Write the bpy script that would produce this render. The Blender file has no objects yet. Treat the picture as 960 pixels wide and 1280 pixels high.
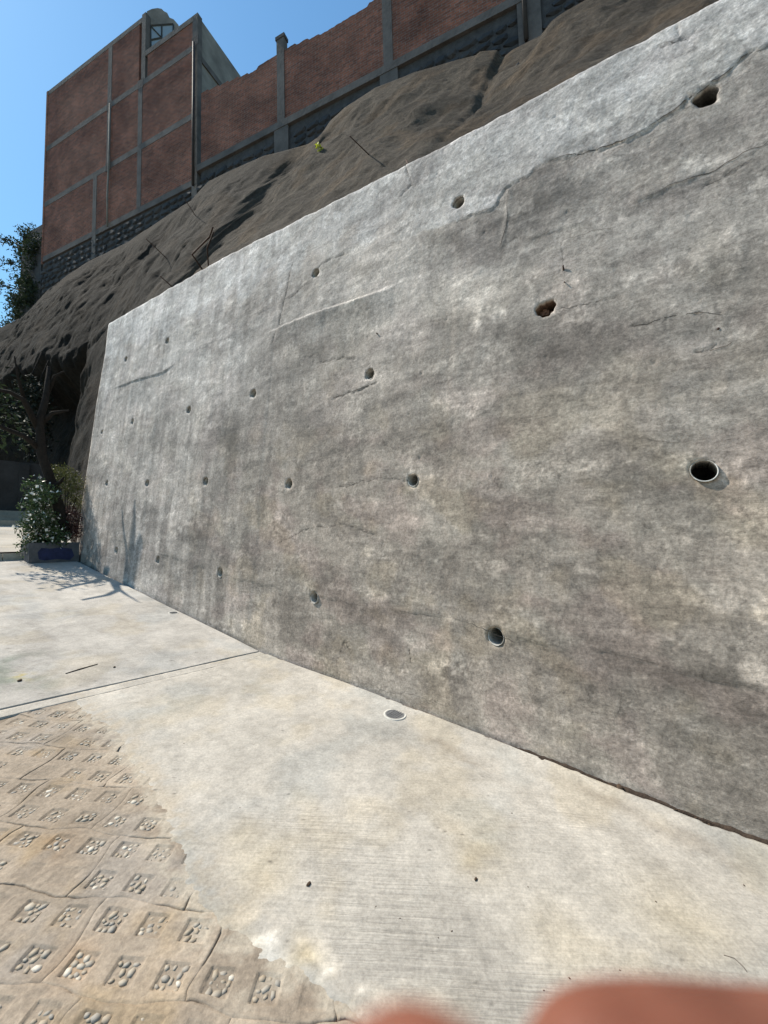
import bpy, bmesh, math, random
import numpy as np
from mathutils import Matrix, Vector

random.seed(7)
rng = np.random.default_rng(7)
scene = bpy.context.scene
COL = scene.collection
RAD = math.radians

# ------------------------------------------------------------------ camera
F_PX = 510.0                       # focal length in pixels of a 960 x 1280 frame
PITCH, ROLL = RAD(4.0), math.atan(0.027)
CAM = np.array([0.0, 0.0, 1.5])
fwd = np.array([0, math.cos(PITCH), math.sin(PITCH)])
r0 = np.array([1.0, 0, 0]); u0 = np.cross(r0, fwd)
RIGHT = r0 * math.cos(ROLL) - u0 * math.sin(ROLL)
UPV = r0 * math.sin(ROLL) + u0 * math.cos(ROLL)
cd = bpy.data.cameras.new('camera')
cam = bpy.data.objects.new('camera', cd); COL.objects.link(cam)
cd.sensor_fit = 'AUTO'; cd.sensor_width = 36.0
cd.lens = F_PX / 1280.0 * 36.0
cd.clip_start = 0.004; cd.clip_end = 3000
cd.dof.use_dof = True; cd.dof.focus_distance = 4.5
cd.dof.aperture_fstop = 6.5
cam.matrix_world = Matrix(((RIGHT[0], UPV[0], -fwd[0], CAM[0]),
                           (RIGHT[1], UPV[1], -fwd[1], CAM[1]),
                           (RIGHT[2], UPV[2], -fwd[2], CAM[2]), (0, 0, 0, 1)))
scene.camera = cam
scene.render.resolution_x = 768; scene.render.resolution_y = 1024

# ------------------------------------------------------------------ sky and sun
SUN_AZ, SUN_EL = -67.5, 52.0       # azimuth from +Y towards +X
world = bpy.data.worlds.new('World'); scene.world = world; world.use_nodes = True
wn = world.node_tree; wn.nodes.clear()
sky = wn.nodes.new('ShaderNodeTexSky'); sky.sky_type = 'NISHITA'; sky.sun_disc = False
sky.sun_elevation = RAD(SUN_EL); sky.sun_rotation = RAD(SUN_AZ)
sky.altitude = 0; sky.air_density = 2.0; sky.dust_density = 0.35; sky.ozone_density = 6.0
bg = wn.nodes.new('ShaderNodeBackground'); bg.inputs['Strength'].default_value = 0.088
wo = wn.nodes.new('ShaderNodeOutputWorld')
tint = wn.nodes.new('ShaderNodeMix'); tint.data_type = 'RGBA'; tint.blend_type = 'MULTIPLY'; tint.inputs[0].default_value = 1.0
tint.inputs[7].default_value = (0.72, 0.98, 1.08, 1)   # clear dry-season blue
wn.links.new(sky.outputs[0], tint.inputs[6]); wn.links.new(tint.outputs[2], bg.inputs[0]); wn.links.new(bg.outputs[0], wo.inputs[0])
sd = bpy.data.lights.new('sun', 'SUN'); sd.energy = 4.4; sd.angle = RAD(0.53); sd.color = (1.0, 0.93, 0.82)
sun = bpy.data.objects.new('sun', sd); COL.objects.link(sun)
sdir = Vector((math.sin(RAD(SUN_AZ)) * math.cos(RAD(SUN_EL)), math.cos(RAD(SUN_AZ)) * math.cos(RAD(SUN_EL)), math.sin(RAD(SUN_EL))))
sun.rotation_euler = sdir.to_track_quat('Z', 'Y').to_euler(); sun.location = sdir * 60
vs = scene.view_settings
vs.view_transform = 'Standard'; vs.look = 'None'; vs.gamma = 1.0; vs.exposure = 0.55; vs.use_curve_mapping = False

# ------------------------------------------------------------------ place frame: u along the wall (away), c across (into the hill)
def ray(x, y):
    d = fwd + RIGHT * (x - 480) / F_PX - UPV * (y - 640) / F_PX
    return d / np.linalg.norm(d)
def hit(x, y, p, n):
    d = ray(x, y); t = np.dot(p - CAM, n) / np.dot(d, n); return CAM + d * t
WDIR = ray(-199, 612)
WH = WDIR * [1, 1, 0]; WH = WH / np.linalg.norm(WH)
CC = np.array([WH[1], -WH[0], 0])
Z = np.array([0, 0, 1.0])
SL = WDIR[2] / math.hypot(WDIR[0], WDIR[1]); S2 = SL + 0.0655
UK = 3.72                          # the joint where the street gets steeper
def gz(u):
    u = np.asarray(u, float)
    g = np.where(u < UK, SL * u, SL * UK + S2 * (u - UK))
    g = g + np.where(u > 9.75, 0.11, 0.0)
    return g
def P(u, c, h=0.0):
    return WH * u + CC * c + Z * (float(gz(u)) + h)
def PA(u, c, h):
    u = np.asarray(u, float); c = np.asarray(c, float); h = np.asarray(h, float)
    u, c, h = np.broadcast_arrays(u, c, h)
    return u[..., None] * WH + c[..., None] * CC + (gz(u) + h)[..., None] * Z
N1 = np.cross(CC, WDIR); N1 = N1 / np.linalg.norm(N1)
def g_uc(x, y):
    p = hit(x, y, np.zeros(3), N1); return float(p @ WH), float(p @ CC)
# wall face
BAT = RAD(6.0)
WUP = Z * math.cos(BAT) + CC * math.sin(BAT)
WN = np.cross(WDIR, WUP); WN = WN / np.linalg.norm(WN)
if WN @ CC > 0: WN = -WN           # outward, towards the street
C0 = 2.75
def w_uv(x, y):
    p = hit(x, y, CC * C0, WN); u = float(p @ WH); return u, (p[2] - SL * u) / math.cos(BAT)
def WP(u, v, d=0.0):
    u = np.asarray(u, float); v = np.asarray(v, float); d = np.asarray(d, float)
    u, v, d = np.broadcast_arrays(u, v, d)
    return u[..., None] * WH + (SL * u)[..., None] * Z + CC * C0 + v[..., None] * WUP + d[..., None] * WN

# ------------------------------------------------------------------ noise
PERM = rng.permutation(512).astype(np.int64)
GR = rng.uniform(-1, 1, (512, 2)); GR /= np.linalg.norm(GR, axis=1)[:, None]
def pnoise(x, y, seed=0):
    x = np.asarray(x, float) + seed * 17.31; y = np.asarray(y, float) + seed * 9.77
    xi = np.floor(x).astype(np.int64); yi = np.floor(y).astype(np.int64)
    xf = x - xi; yf = y - yi
    sx = xf * xf * xf * (xf * (xf * 6 - 15) + 10); sy = yf * yf * yf * (yf * (yf * 6 - 15) + 10)
    def g(ix, iy, dx, dy):
        h = PERM[(PERM[ix & 511] + iy) & 511]
        return GR[h, 0] * dx + GR[h, 1] * dy
    a = g(xi, yi, xf, yf); b = g(xi + 1, yi, xf - 1, yf)
    c = g(xi, yi + 1, xf, yf - 1); d = g(xi + 1, yi + 1, xf - 1, yf - 1)
    return ((a + (b - a) * sx) * (1 - sy) + (c + (d - c) * sx) * sy) * 1.45
def fbm(x, y, o=4, seed=0, gain=0.5):
    s = 0.0; a = 1.0; f = 1.0
    for k in range(o):
        s = s + a * pnoise(np.asarray(x) * f, np.asarray(y) * f, seed + k * 3); a *= gain; f *= 2.03
    return s
def sst(a, b, x):
    t = np.clip((np.asarray(x, float) - a) / (b - a), 0, 1); return t * t * (3 - 2 * t)
def seg_dist(u, v, poly):
    """signed distance to a polyline (positive to the left of travel) and unsigned distance"""
    best = np.full(np.shape(u), 1e9); sg = np.zeros(np.shape(u))
    for (a, b) in zip(poly[:-1], poly[1:]):
        ax, ay = a; bx, by = b; dx, dy = bx - ax, by - ay; L2 = dx * dx + dy * dy + 1e-12
        t = np.clip(((u - ax) * dx + (v - ay) * dy) / L2, 0, 1)
        ex = u - (ax + t * dx); ey = v - (ay + t * dy); d = np.hypot(ex, ey)
        s = dx * (v - ay) - dy * (u - ax)
        m = d < best; best = np.where(m, d, best); sg = np.where(m, np.sign(s), sg)
    return sg * best, best

# ------------------------------------------------------------------ object helpers
def mesh(name, verts, faces, cols=None, smooth=True):
    me = bpy.data.meshes.new(name)
    verts = np.asarray(verts, float)
    if isinstance(faces, np.ndarray):
        nf, k = faces.shape
        me.vertices.add(len(verts)); me.vertices.foreach_set('co', verts.ravel())
        me.loops.add(nf * k); me.loops.foreach_set('vertex_index', faces.ravel().astype(np.int32))
        me.polygons.add(nf); me.polygons.foreach_set('loop_start', np.arange(0, nf * k, k, dtype=np.int32))
        me.update(calc_edges=True); me.validate()
    else:
        me.from_pydata([tuple(map(float, v)) for v in verts], [], [tuple(map(int, f)) for f in faces]); me.update()
    me.polygons.foreach_set('use_smooth', [smooth] * len(me.polygons))
    if cols is not None:
        a = me.color_attributes.new('Col', 'FLOAT_COLOR', 'POINT')
        c = np.ones((len(verts), 4)); c[:, :3] = cols; a.data.foreach_set('color', c.ravel())
    return me
def link(name, me, mat=None, parent=None):
    o = bpy.data.objects.new(name, me); COL.objects.link(o)
    if mat is not None and len(me.materials) == 0: me.materials.append(mat)
    if parent is not None: 
        o.parent = parent; o.matrix_parent_inverse = parent.matrix_world.inverted()
    return o
def add(name, verts, faces, mat, parent=None, cols=None, smooth=True):
    return link(name, mesh(name, verts, faces, cols, smooth), mat, parent)
def empty(name, loc):
    o = bpy.data.objects.new(name, None); COL.objects.link(o); o.location = tuple(loc)
    o.empty_display_size = 0.2
    o.matrix_world = Matrix.Translation(Vector(tuple(loc)))
    return o
def tag(o, label=None, cat=None, group=None, kind=None):
    if label: o['label'] = label
    if cat: o['category'] = cat
    if group: o['group'] = group
    if kind: o['kind'] = kind
    return o
class MB:
    def __init__(s): s.v = []; s.f = []
    def quadbox(s, o, a, b, c):
        """box from corner o along the three edge vectors"""
        o, a, b, c = map(lambda q: np.asarray(q, float), (o, a, b, c)); n = len(s.v)
        for k in range(8): s.v.append(o + a * (k & 1) + b * (k >> 1 & 1) + c * (k >> 2 & 1))
        for f in ((0, 2, 3, 1), (4, 5, 7, 6), (0, 1, 5, 4), (2, 6, 7, 3), (0, 4, 6, 2), (1, 3, 7, 5)): s.f.append([n + i for i in f])
        return s
    def tube(s, pts, rad, k=8, caps=True, jit=0.0):
        pts = [np.asarray(p, float) for p in pts]
        if np.isscalar(rad): rad = [rad] * len(pts)
        n0 = len(s.v); up = None
        for i, p in enumerate(pts):
            t = pts[min(i + 1, len(pts) - 1)] - pts[max(i - 1, 0)]; t = t / (np.linalg.norm(t) + 1e-12)
            if up is None: up = np.array([0.3, 0.2, 1.0]) if abs(t[2]) < 0.9 else np.array([1.0, 0.3, 0])
            x = np.cross(up, t); x /= np.linalg.norm(x); y = np.cross(t, x); up = y
            for j in range(k):
                a = 2 * math.pi * j / k; r = rad[i] * (1 + jit * random.uniform(-1, 1))
                s.v.append(p + (x * math.cos(a) + y * math.sin(a)) * r)
        for i in range(len(pts) - 1):
            for j in range(k):
                a = n0 + i * k + j; b = n0 + i * k + (j + 1) % k
                s.f.append([a, b, b + k, a + k])
        if caps:
            s.f.append([n0 + j for j in range(k)][::-1]); s.f.append([n0 + (len(pts) - 1) * k + j for j in range(k)])
        return s
    def build(s, name, mat, parent=None, smooth=False):
        return add(name, np.array(s.v), s.f, mat, parent, smooth=smooth)
def grid_faces(nu, nv, flip=False):
    i, j = np.meshgrid(np.arange(nu - 1), np.arange(nv - 1), indexing='ij')
    a = i * nv + j
    q = np.stack([a, a + nv, a + nv + 1, a + 1], -1).reshape(-1, 4)
    return q if flip else q[:, ::-1].copy()      # u x c points down, so faces are wound the other way

# ------------------------------------------------------------------ materials
def new_mat(name):
    m = bpy.data.materials.new(name); m.use_nodes = True
    nt = m.node_tree; b = nt.nodes['Principled BSDF']
    return m, nt, b
def N(nt, t, **kw):
    n = nt.nodes.new(t)
    for k, v in kw.items():
        if k in n.inputs: n.inputs[k].default_value = v
        else: setattr(n, k, v)
    return n
def noise(nt, vec, scale, detail=5.0, rough=0.6, dist=0.0):
    n = N(nt, 'ShaderNodeTexNoise'); n.inputs['Scale'].default_value = scale
    n.inputs['Detail'].default_value = detail; n.inputs['Roughness'].default_value = rough; n.inputs['Distortion'].default_value = dist
    nt.links.new(vec, n.inputs['Vector']); return n
def ramp(nt, fac, stops):
    r = N(nt, 'ShaderNodeValToRGB'); e = r.color_ramp.elements
    while len(e) < len(stops): e.new(0.5)
    for k, (p, c) in enumerate(stops):
        e[k].position = p; e[k].color = (c, c, c, 1) if np.isscalar(c) else (*c, 1)
    nt.links.new(fac, r.inputs[0]); return r
def mix(nt, a, b, fac, mode='MIX'):
    m = N(nt, 'ShaderNodeMix'); m.data_type = 'RGBA'; m.blend_type = mode
    for s, v in ((6, a), (7, b), (0, fac)):
        if hasattr(v, 'is_output'): nt.links.new(v, m.inputs[s])
        else: m.inputs[s].default_value = v if s == 0 else (*v, 1)
    return m.outputs[2]
def coords(nt, rotz=0.0, scale=(1, 1, 1), kind='Object', rot=None):
    t = N(nt, 'ShaderNodeTexCoord'); mp = N(nt, 'ShaderNodeMapping')
    mp.inputs['Rotation'].default_value = rot if rot else (0, 0, rotz); mp.inputs['Scale'].default_value = scale
    nt.links.new(t.outputs[kind], mp.inputs['Vector']); return mp.outputs[0]
def bump(nt, b, chain):
    prev = None
    for (h, strength, dist) in chain:
        n = N(nt, 'ShaderNodeBump'); n.inputs['Strength'].default_value = strength; n.inputs['Distance'].default_value = dist
        nt.links.new(h, n.inputs['Height'])
        if prev: nt.links.new(prev, n.inputs['Normal'])
        prev = n.outputs[0]
    nt.links.new(prev, b.inputs['Normal'])
def simple(name, col, rough=0.8, var=0.25, scale=8.0, bmp=0.3, bdist=0.005, metal=0.0, spec=0.3):
    m, nt, b = new_mat(name); v = coords(nt)
    n = noise(nt, v, scale, 6, 0.65)
    lo = tuple(c * (1 - var) for c in col); hi = tuple(min(1, c * (1 + var)) for c in col)
    r = ramp(nt, n.outputs[0], [(0.3, lo), (0.7, hi)])
    nt.links.new(r.outputs[0], b.inputs['Base Color'])
    b.inputs['Roughness'].default_value = rough; b.inputs['Metallic'].default_value = metal
    b.inputs['Specular IOR Level'].default_value = spec
    if bmp: bump(nt, b, [(noise(nt, v, scale * 5, 4, 0.6).outputs[0], bmp, bdist)])
    return m

def attr_mat(name, rough, fine, bumps, var=(0.78, 1.22), spec=0.25):
    """vertex colour times fine procedural grain"""
    m, nt, b = new_mat(name)
    at = N(nt, 'ShaderNodeAttribute', attribute_name='Col')
    v = coords(nt)
    g = noise(nt, v, fine, 8, 0.78); r = ramp(nt, g.outputs[0], [(0.36, var[0]), (0.64, var[1])])
    c = mix(nt, at.outputs['Color'], r.outputs[0], 1.0, 'MULTIPLY')
    b.inputs['Roughness'].default_value = rough; b.inputs['Specular IOR Level'].default_value = spec
    ch = [(noise(nt, v, s, d, 0.62).outputs[0], st, di) for (s, d, st, di) in bumps]
    return m, nt, b, c, v, ch

M = {}
# poured and trowelled concrete of the retaining wall
m, nt, b, c, v, ch = attr_mat('retaining_wall_concrete', 0.8, 55.0, [(34, 9, 0.4, 0.0028), (150, 5, 0.6, 0.0016)], (0.70, 1.30))
pit = N(nt, 'ShaderNodeTexVoronoi'); pit.inputs['Scale'].default_value = 26; nt.links.new(v, pit.inputs['Vector'])
pr = ramp(nt, pit.outputs['Distance'], [(0.045, 0.45), (0.075, 1.0)])
c = mix(nt, c, pr.outputs[0], 0.8, 'MULTIPLY')
sc_ = noise(nt, coords(nt, rot=(0.5, 0.3, math.atan2(WH[1], WH[0])), scale=(14, 14, 70)), 1.0, 7, 0.75, 0.6)
c = mix(nt, c, ramp(nt, sc_.outputs[0], [(0.36, 0.80), (0.5, 1.0), (0.66, 1.22)]).outputs[0], 0.8, 'MULTIPLY')
gv = coords(nt, rot=(0, 0, -math.atan2(WH[1], WH[0])), scale=(2.2, 2.2, 4.2))
gr_ = noise(nt, gv, 1.0, 14, 0.74, 0.5)
c = mix(nt, c, ramp(nt, gr_.outputs[0], [(0.40, 0.74), (0.455, 0.92), (0.50, 1.0), (0.55, 1.04), (0.58, 1.14), (0.66, 1.30)]).outputs[0], 0.9, 'MULTIPLY')
g3 = noise(nt, v, 22.0, 9, 0.8, 0.6)
c = mix(nt, c, ramp(nt, g3.outputs[0], [(0.40, 0.68), (0.455, 0.95), (0.55, 1.03), (0.60, 1.32)]).outputs[0], 0.9, 'MULTIPLY')
# crazing: fine map-cracking of the render in places
cw_ = noise(nt, v, 6.0, 5, 0.6); wv_ = N(nt, 'ShaderNodeVectorMath', operation='MULTIPLY_ADD'); nt.links.new(cw_.outputs['Color'], wv_.inputs[0]); wv_.inputs[1].default_value = (0.16, 0.16, 0.16); nt.links.new(v, wv_.inputs[2])
cz = N(nt, 'ShaderNodeTexVoronoi', feature='DISTANCE_TO_EDGE'); cz.inputs['Scale'].default_value = 11; nt.links.new(wv_.outputs[0], cz.inputs['Vector'])
czr = ramp(nt, cz.outputs['Distance'], [(0.0, 0.72), (0.035, 1.0)])
czm = ramp(nt, noise(nt, v, 1.1, 4, 0.6).outputs[0], [(0.47, 0.0), (0.62, 0.8)])
c = mix(nt, c, czr.outputs[0], czm.outputs[0], 'MULTIPLY')
nt.links.new(c, b.inputs['Base Color'])
ra = N(nt, 'ShaderNodeAttribute', attribute_name='Rough')
fv = coords(nt, rot=(0.35, 0.25, math.atan2(WH[1], WH[0])), scale=(7, 7, 15))
f1 = noise(nt, fv, 1.0, 9, 0.72, 0.5); fr_ = ramp(nt, f1.outputs[0], [(0.40, 0.0), (0.425, 0.35), (0.50, 0.42), (0.515, 0.8), (0.60, 0.85), (0.62, 1.0)])
f2 = noise(nt, fv, 3.3, 8, 0.75, 0.4); fr2 = ramp(nt, f2.outputs[0], [(0.42, 0.0), (0.45, 0.5), (0.56, 0.6), (0.58, 1.0)])
fa = N(nt, 'ShaderNodeMath', operation='MULTIPLY_ADD'); nt.links.new(fr2.outputs[0], fa.inputs[0]); fa.inputs[1].default_value = 0.45; nt.links.new(fr_.outputs[0], fa.inputs[2])
fm = N(nt, 'ShaderNodeMath', operation='MULTIPLY'); nt.links.new(fa.outputs[0], fm.inputs[0]); nt.links.new(ra.outputs['Fac'], fm.inputs[1])
ch.append((fm.outputs[0], 0.7, 0.0032))
ch.append((pr.outputs[0], 0.5, 0.003)); bump(nt, b, ch); M['wall'] = m
# broom-finished slab
BR = math.atan2((WH * -0.43 + CC * 0.36)[1], (WH * -0.43 + CC * 0.36)[0])
m, nt, b, c, v, ch = attr_mat('slab_concrete', 0.85, 70.0, [(14, 6, 0.3, 0.01), (90, 5, 0.45, 0.003), (300, 3, 0.4, 0.001)], (0.80, 1.20))
bv = coords(nt, rotz=-BR, scale=(3.0, 150, 1)); bn = noise(nt, bv, 1.0, 7, 0.75, 0.5)
at = N(nt, 'ShaderNodeAttribute', attribute_name='Broom')
br = ramp(nt, bn.outputs[0], [(0.36, 0.74), (0.5, 1.0), (0.64, 1.28)])
c = mix(nt, c, br.outputs[0], at.outputs['Fac'], 'MULTIPLY')
nt.links.new(c, b.inputs['Base Color'])
mm = N(nt, 'ShaderNodeMath', operation='MULTIPLY'); nt.links.new(bn.outputs[0], mm.inputs[0]); nt.links.new(at.outputs['Fac'], mm.inputs[1])
ch.append((mm.outputs[0], 0.7, 0.004)); bump(nt, b, ch); M['slab'] = m
# moulded pavers
m, nt, b, c, v, ch = attr_mat('paver_concrete', 0.9, 60.0, [(12, 6, 0.4, 0.012), (70, 6, 0.6, 0.004), (260, 3, 0.5, 0.0012)], (0.78, 1.22))
nt.links.new(c, b.inputs['Base Color']); bump(nt, b, ch); M['paver'] = m
# earth
m, nt, b, c, v, ch = attr_mat('cut_earth', 0.95, 9.0, [(4.0, 10, 0.5, 0.03), (20, 10, 1.0, 0.035), (80, 6, 1.0, 0.012)], (0.66, 1.34), 0.1)
nt.links.new(c, b.inputs['Base Color']); bump(nt, b, ch); M['earth'] = m

M['bed'] = simple('paving_bed_sand', (0.24, 0.19, 0.14), 0.95, 0.3, 30, 0.5, 0.004)
M['ground'] = simple('bare_ground', (0.22, 0.19, 0.15), 0.95, 0.3, 3, 0.5, 0.02)
M['pvc'] = simple('white_pvc', (0.62, 0.61, 0.57), 0.45, 0.12, 20, 0.05, 0.001, spec=0.4)
M['pvc_in'] = simple('stained_pvc', (0.36, 0.335, 0.295), 0.9, 0.3, 30, 0.1, 0.001, spec=0.05)
M['drain'] = simple('drain_grate_metal', (0.13, 0.13, 0.13), 0.8, 0.3, 40, 0.2, 0.001)
M['collar'] = simple('drain_collar_cement', (0.50, 0.48, 0.43), 0.8, 0.15, 60, 0.3, 0.001)
M['rust'] = simple('rusty_steel', (0.06, 0.035, 0.025), 0.85, 0.4, 40, 0.4, 0.001)
M['beam'] = simple('grey_frame_concrete', (0.125, 0.115, 0.108), 0.9, 0.3, 2.2, 0.4, 0.02)
M['stucco'] = simple('weathered_stucco', (0.21, 0.2, 0.18), 0.9, 0.35, 1.3, 0.4, 0.02)
M['mortar'] = simple('stone_mortar', (0.062, 0.062, 0.064), 0.95, 0.3, 5, 0.5, 0.02)
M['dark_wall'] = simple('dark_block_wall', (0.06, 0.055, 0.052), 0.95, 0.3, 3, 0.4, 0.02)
M['bark'] = simple('dark_bark', (0.02, 0.016, 0.013), 0.95, 0.4, 14, 0.8, 0.02)
M['blue'] = simple('blue_paint', (0.02, 0.025, 0.075), 0.6, 0.4, 12, 0.2, 0.003)
M['planter'] = simple('planter_concrete', (0.10, 0.10, 0.105), 0.9, 0.3, 8, 0.4, 0.006)
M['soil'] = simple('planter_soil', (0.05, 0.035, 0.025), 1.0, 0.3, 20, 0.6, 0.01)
M['frame'] = simple('window_frame_steel', (0.05, 0.055, 0.055), 0.6, 0.2, 6, 0.1, 0.001)
M['pipe_dark'] = simple('dark_downpipe', (0.04, 0.035, 0.033), 0.7, 0.3, 6, 0.2, 0.003)
M['edging'] = simple('edging_concrete', (0.36, 0.34, 0.29), 0.9, 0.2, 9, 0.4, 0.004)
M['twig'] = simple('dry_twig', (0.05, 0.035, 0.025), 0.9, 0.4, 60, 0.4, 0.001)
M['debris'] = simple('dry_leaf_litter', (0.07, 0.045, 0.028), 0.95, 0.5, 50, 0.3, 0.001)
M['chip'] = simple('broken_clay', (0.20, 0.105, 0.07), 0.95, 0.35, 40, 0.7, 0.006)
m, nt, b = new_mat('window_glass'); b.inputs['Base Color'].default_value = (0.25, 0.32, 0.36, 1); b.inputs['Roughness'].default_value = 0.08
b.inputs['Specular IOR Level'].default_value = 0.6; M['glass'] = m
def brick_mat(name, ang):
    m, nt, b = new_mat(name)
    v = coords(nt, rot=(0, 0, -ang))
    sep = N(nt, 'ShaderNodeSeparateXYZ'); cmb = N(nt, 'ShaderNodeCombineXYZ')
    nt.links.new(v, sep.inputs[0]); nt.links.new(sep.outputs[0], cmb.inputs[0]); nt.links.new(sep.outputs[2], cmb.inputs[1])
    bt = N(nt, 'ShaderNodeTexBrick'); bt.inputs['Scale'].default_value = 1.0
    bt.inputs['Brick Width'].default_value = 0.26; bt.inputs['Row Height'].default_value = 0.085
    bt.inputs['Mortar Size'].default_value = 0.010; bt.inputs['Mortar Smooth'].default_value = 0.3; bt.inputs['Bias'].default_value = -0.1
    bt.inputs['Color1'].default_value = (0.27, 0.105, 0.068, 1); bt.inputs['Color2'].default_value = (0.155, 0.068, 0.050, 1)
    bt.inputs['Mortar'].default_value = (0.19, 0.16, 0.14, 1)
    nt.links.new(cmb.outputs[0], bt.inputs['Vector'])
    n = noise(nt, v, 0.9, 6, 0.65); r = ramp(nt, n.outputs[0], [(0.3, 0.62), (0.7, 1.3)])
    n2 = noise(nt, v, 9, 4, 0.7); r2 = ramp(nt, n2.outputs[0], [(0.3, 0.75), (0.7, 1.25)])
    c = mix(nt, bt.outputs[0], r.outputs[0], 1.0, 'MULTIPLY'); c = mix(nt, c, r2.outputs[0], 1.0, 'MULTIPLY')
    nt.links.new(c, b.inputs['Base Color']); b.inputs['Roughness'].default_value = 0.95
    b.inputs['Specular IOR Level'].default_value = 0.15
    bump(nt, b, [(bt.outputs['Fac'], -0.6, 0.012), (n2.outputs[0], 0.4, 0.01)])
    return m
def leaf_mat(name, col, rough=0.5, sub=0.25):
    m, nt, b = new_mat(name)
    oi = N(nt, 'ShaderNodeNewGeometry')
    r = ramp(nt, oi.outputs['Random Per Island'], [(0.0, tuple(x * 0.55 for x in col)), (1.0, tuple(min(1, x * 1.5) for x in col))])
    nt.links.new(r.outputs[0], b.inputs['Base Color']); b.inputs['Roughness'].default_value = rough
    tr = N(nt, 'ShaderNodeBsdfTranslucent'); nt.links.new(r.outputs[0], tr.inputs[0])
    ms = N(nt, 'ShaderNodeMixShader'); ms.inputs[0].default_value = sub
    out = nt.nodes['Material Output']
    nt.links.new(b.outputs[0], ms.inputs[1]); nt.links.new(tr.outputs[0], ms.inputs[2]); nt.links.new(ms.outputs[0], out.inputs[0])
    return m
M['leaf_dark'] = leaf_mat('dark_leaf', (0.022, 0.036, 0.014), 0.7)
M['leaf_shade'] = leaf_mat('shaded_vine_leaf', (0.010, 0.015, 0.008), 0.85, 0.1)  # vine leaves coloured near black to carry the shade of the hollow
M['leaf_mid'] = leaf_mat('glossy_green_leaf', (0.05, 0.085, 0.03), 0.4)
M['leaf_olive'] = leaf_mat('olive_leaf', (0.10, 0.11, 0.025))
M['leaf_red'] = leaf_mat('reddish_leaf', (0.09, 0.04, 0.035))
M['leaf_yellow'] = leaf_mat('yellow_green_leaf', (0.32, 0.36, 0.03), 0.5, 0.4)
M['petal'] = leaf_mat('white_petal', (0.62, 0.62, 0.58), 0.6, 0.3)
def rand_mat(name, stops, rough=0.7):
    m, nt, b = new_mat(name)
    oi = N(nt, 'ShaderNodeObjectInfo'); gi = N(nt, 'ShaderNodeNewGeometry')
    ad = N(nt, 'ShaderNodeMath', operation='ADD'); nt.links.new(oi.outputs['Random'], ad.inputs[0]); nt.links.new(gi.outputs['Random Per Island'], ad.inputs[1])
    fr = N(nt, 'ShaderNodeMath', operation='FRACT'); nt.links.new(ad.outputs[0], fr.inputs[0])
    r = ramp(nt, fr.outputs[0], stops); v = coords(nt)
    n = noise(nt, v, 45, 5, 0.6); r2 = ramp(nt, n.outputs[0], [(0.3, 0.75), (0.7, 1.2)])
    nt.links.new(mix(nt, r.outputs[0], r2.outputs[0], 1.0, 'MULTIPLY'), b.inputs['Base Color'])
    b.inputs['Roughness'].default_value = rough
    bump(nt, b, [(n.outputs[0], 0.25, 0.004)])
    return m
M['pebble'] = rand_mat('river_pebble', [(0, (0.33, 0.27, 0.195)), (0.35, (0.37, 0.31, 0.23)), (0.6, (0.30, 0.275, 0.235)), (0.85, (0.40, 0.345, 0.265)), (1.0, (0.6, 0.55, 0.46))])
M['stone'] = rand_mat('dark_volcanic_stone', [(0, (0.022, 0.026, 0.032)), (0.5, (0.035, 0.037, 0.042)), (1.0, (0.055, 0.052, 0.052))], 0.85)
m, nt, b = new_mat('skin'); v = coords(nt)
n = noise(nt, v, 120, 4, 0.6)
nt.links.new(ramp(nt, n.outputs[0], [(0.3, (0.155, 0.050, 0.028)), (0.7, (0.25, 0.090, 0.054))]).outputs[0], b.inputs['Base Color'])
b.inputs['Roughness'].default_value = 0.5; b.inputs['Subsurface Weight'].default_value = 0.15
b.inputs['Subsurface Radius'].default_value = (0.004, 0.0015, 0.0008); b.inputs['Subsurface Scale'].default_value = 1.0; M['skin'] = m
M['sleeve'] = simple('dark_sleeve_cloth', (0.05, 0.055, 0.07), 0.9, 0.2, 60, 0.4, 0.001)

# ================================================================== GROUND
# wide sheet under everything, following the street's slope, reaching far off
us = np.concatenate([np.linspace(-900, -60, 10), np.linspace(-50, 60, 56), np.linspace(80, 900, 10)])
cs = np.concatenate([np.linspace(-900, -40, 10), np.linspace(-30, 20, 26), np.linspace(30, 900, 10)])
U, Cc = np.meshgrid(us, cs, indexing='ij')
H = -0.16 + 0 * U
gzc = np.where(np.abs(U) < 40, gz(U), gz(np.sign(U) * 40.0) )
V = U[..., None] * WH + Cc[..., None] * CC + (gzc + H)[..., None] * Z
tag(add('ground', V.reshape(-1, 3), grid_faces(len(us), len(cs)), M['ground']), kind='structure')

# boundary between the slab and the pavers, as (u, c)
BND = [(9.0, 1.2), (3.9, 1.12), (3.55, 1.08), (3.18, 1.13), (2.92, 1.10), (2.57, 1.09), (2.44, 1.06), (2.24, 1.03), (2.0, 0.985), (1.86, 0.96), (1.78, 0.93), (1.63, 0.91), (1.54, 0.90),
       (1.40, 0.87), (1.29, 0.905), (1.22, 0.90), (1.14, 0.93), (1.08, 0.96), (0.94, 0.995), (0.86, 0.985), (0.72, 0.90), (0.4, 0.8), (-6.0, 0.7)]
def bnd_dist(u, c):
    d, _ = seg_dist(u, c, BND)           # travelling to -u: larger c lies to the right (negative)
    return -d + 0.045 * fbm(u * 5, c * 5, 4, 31) + 0.012 * pnoise(u * 45, c * 45, 5)
def blob(u, v, u_, v_, ru, rv):
    return np.exp(-(((u - u_) / ru) ** 2 + ((v - v_) / rv) ** 2))

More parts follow.
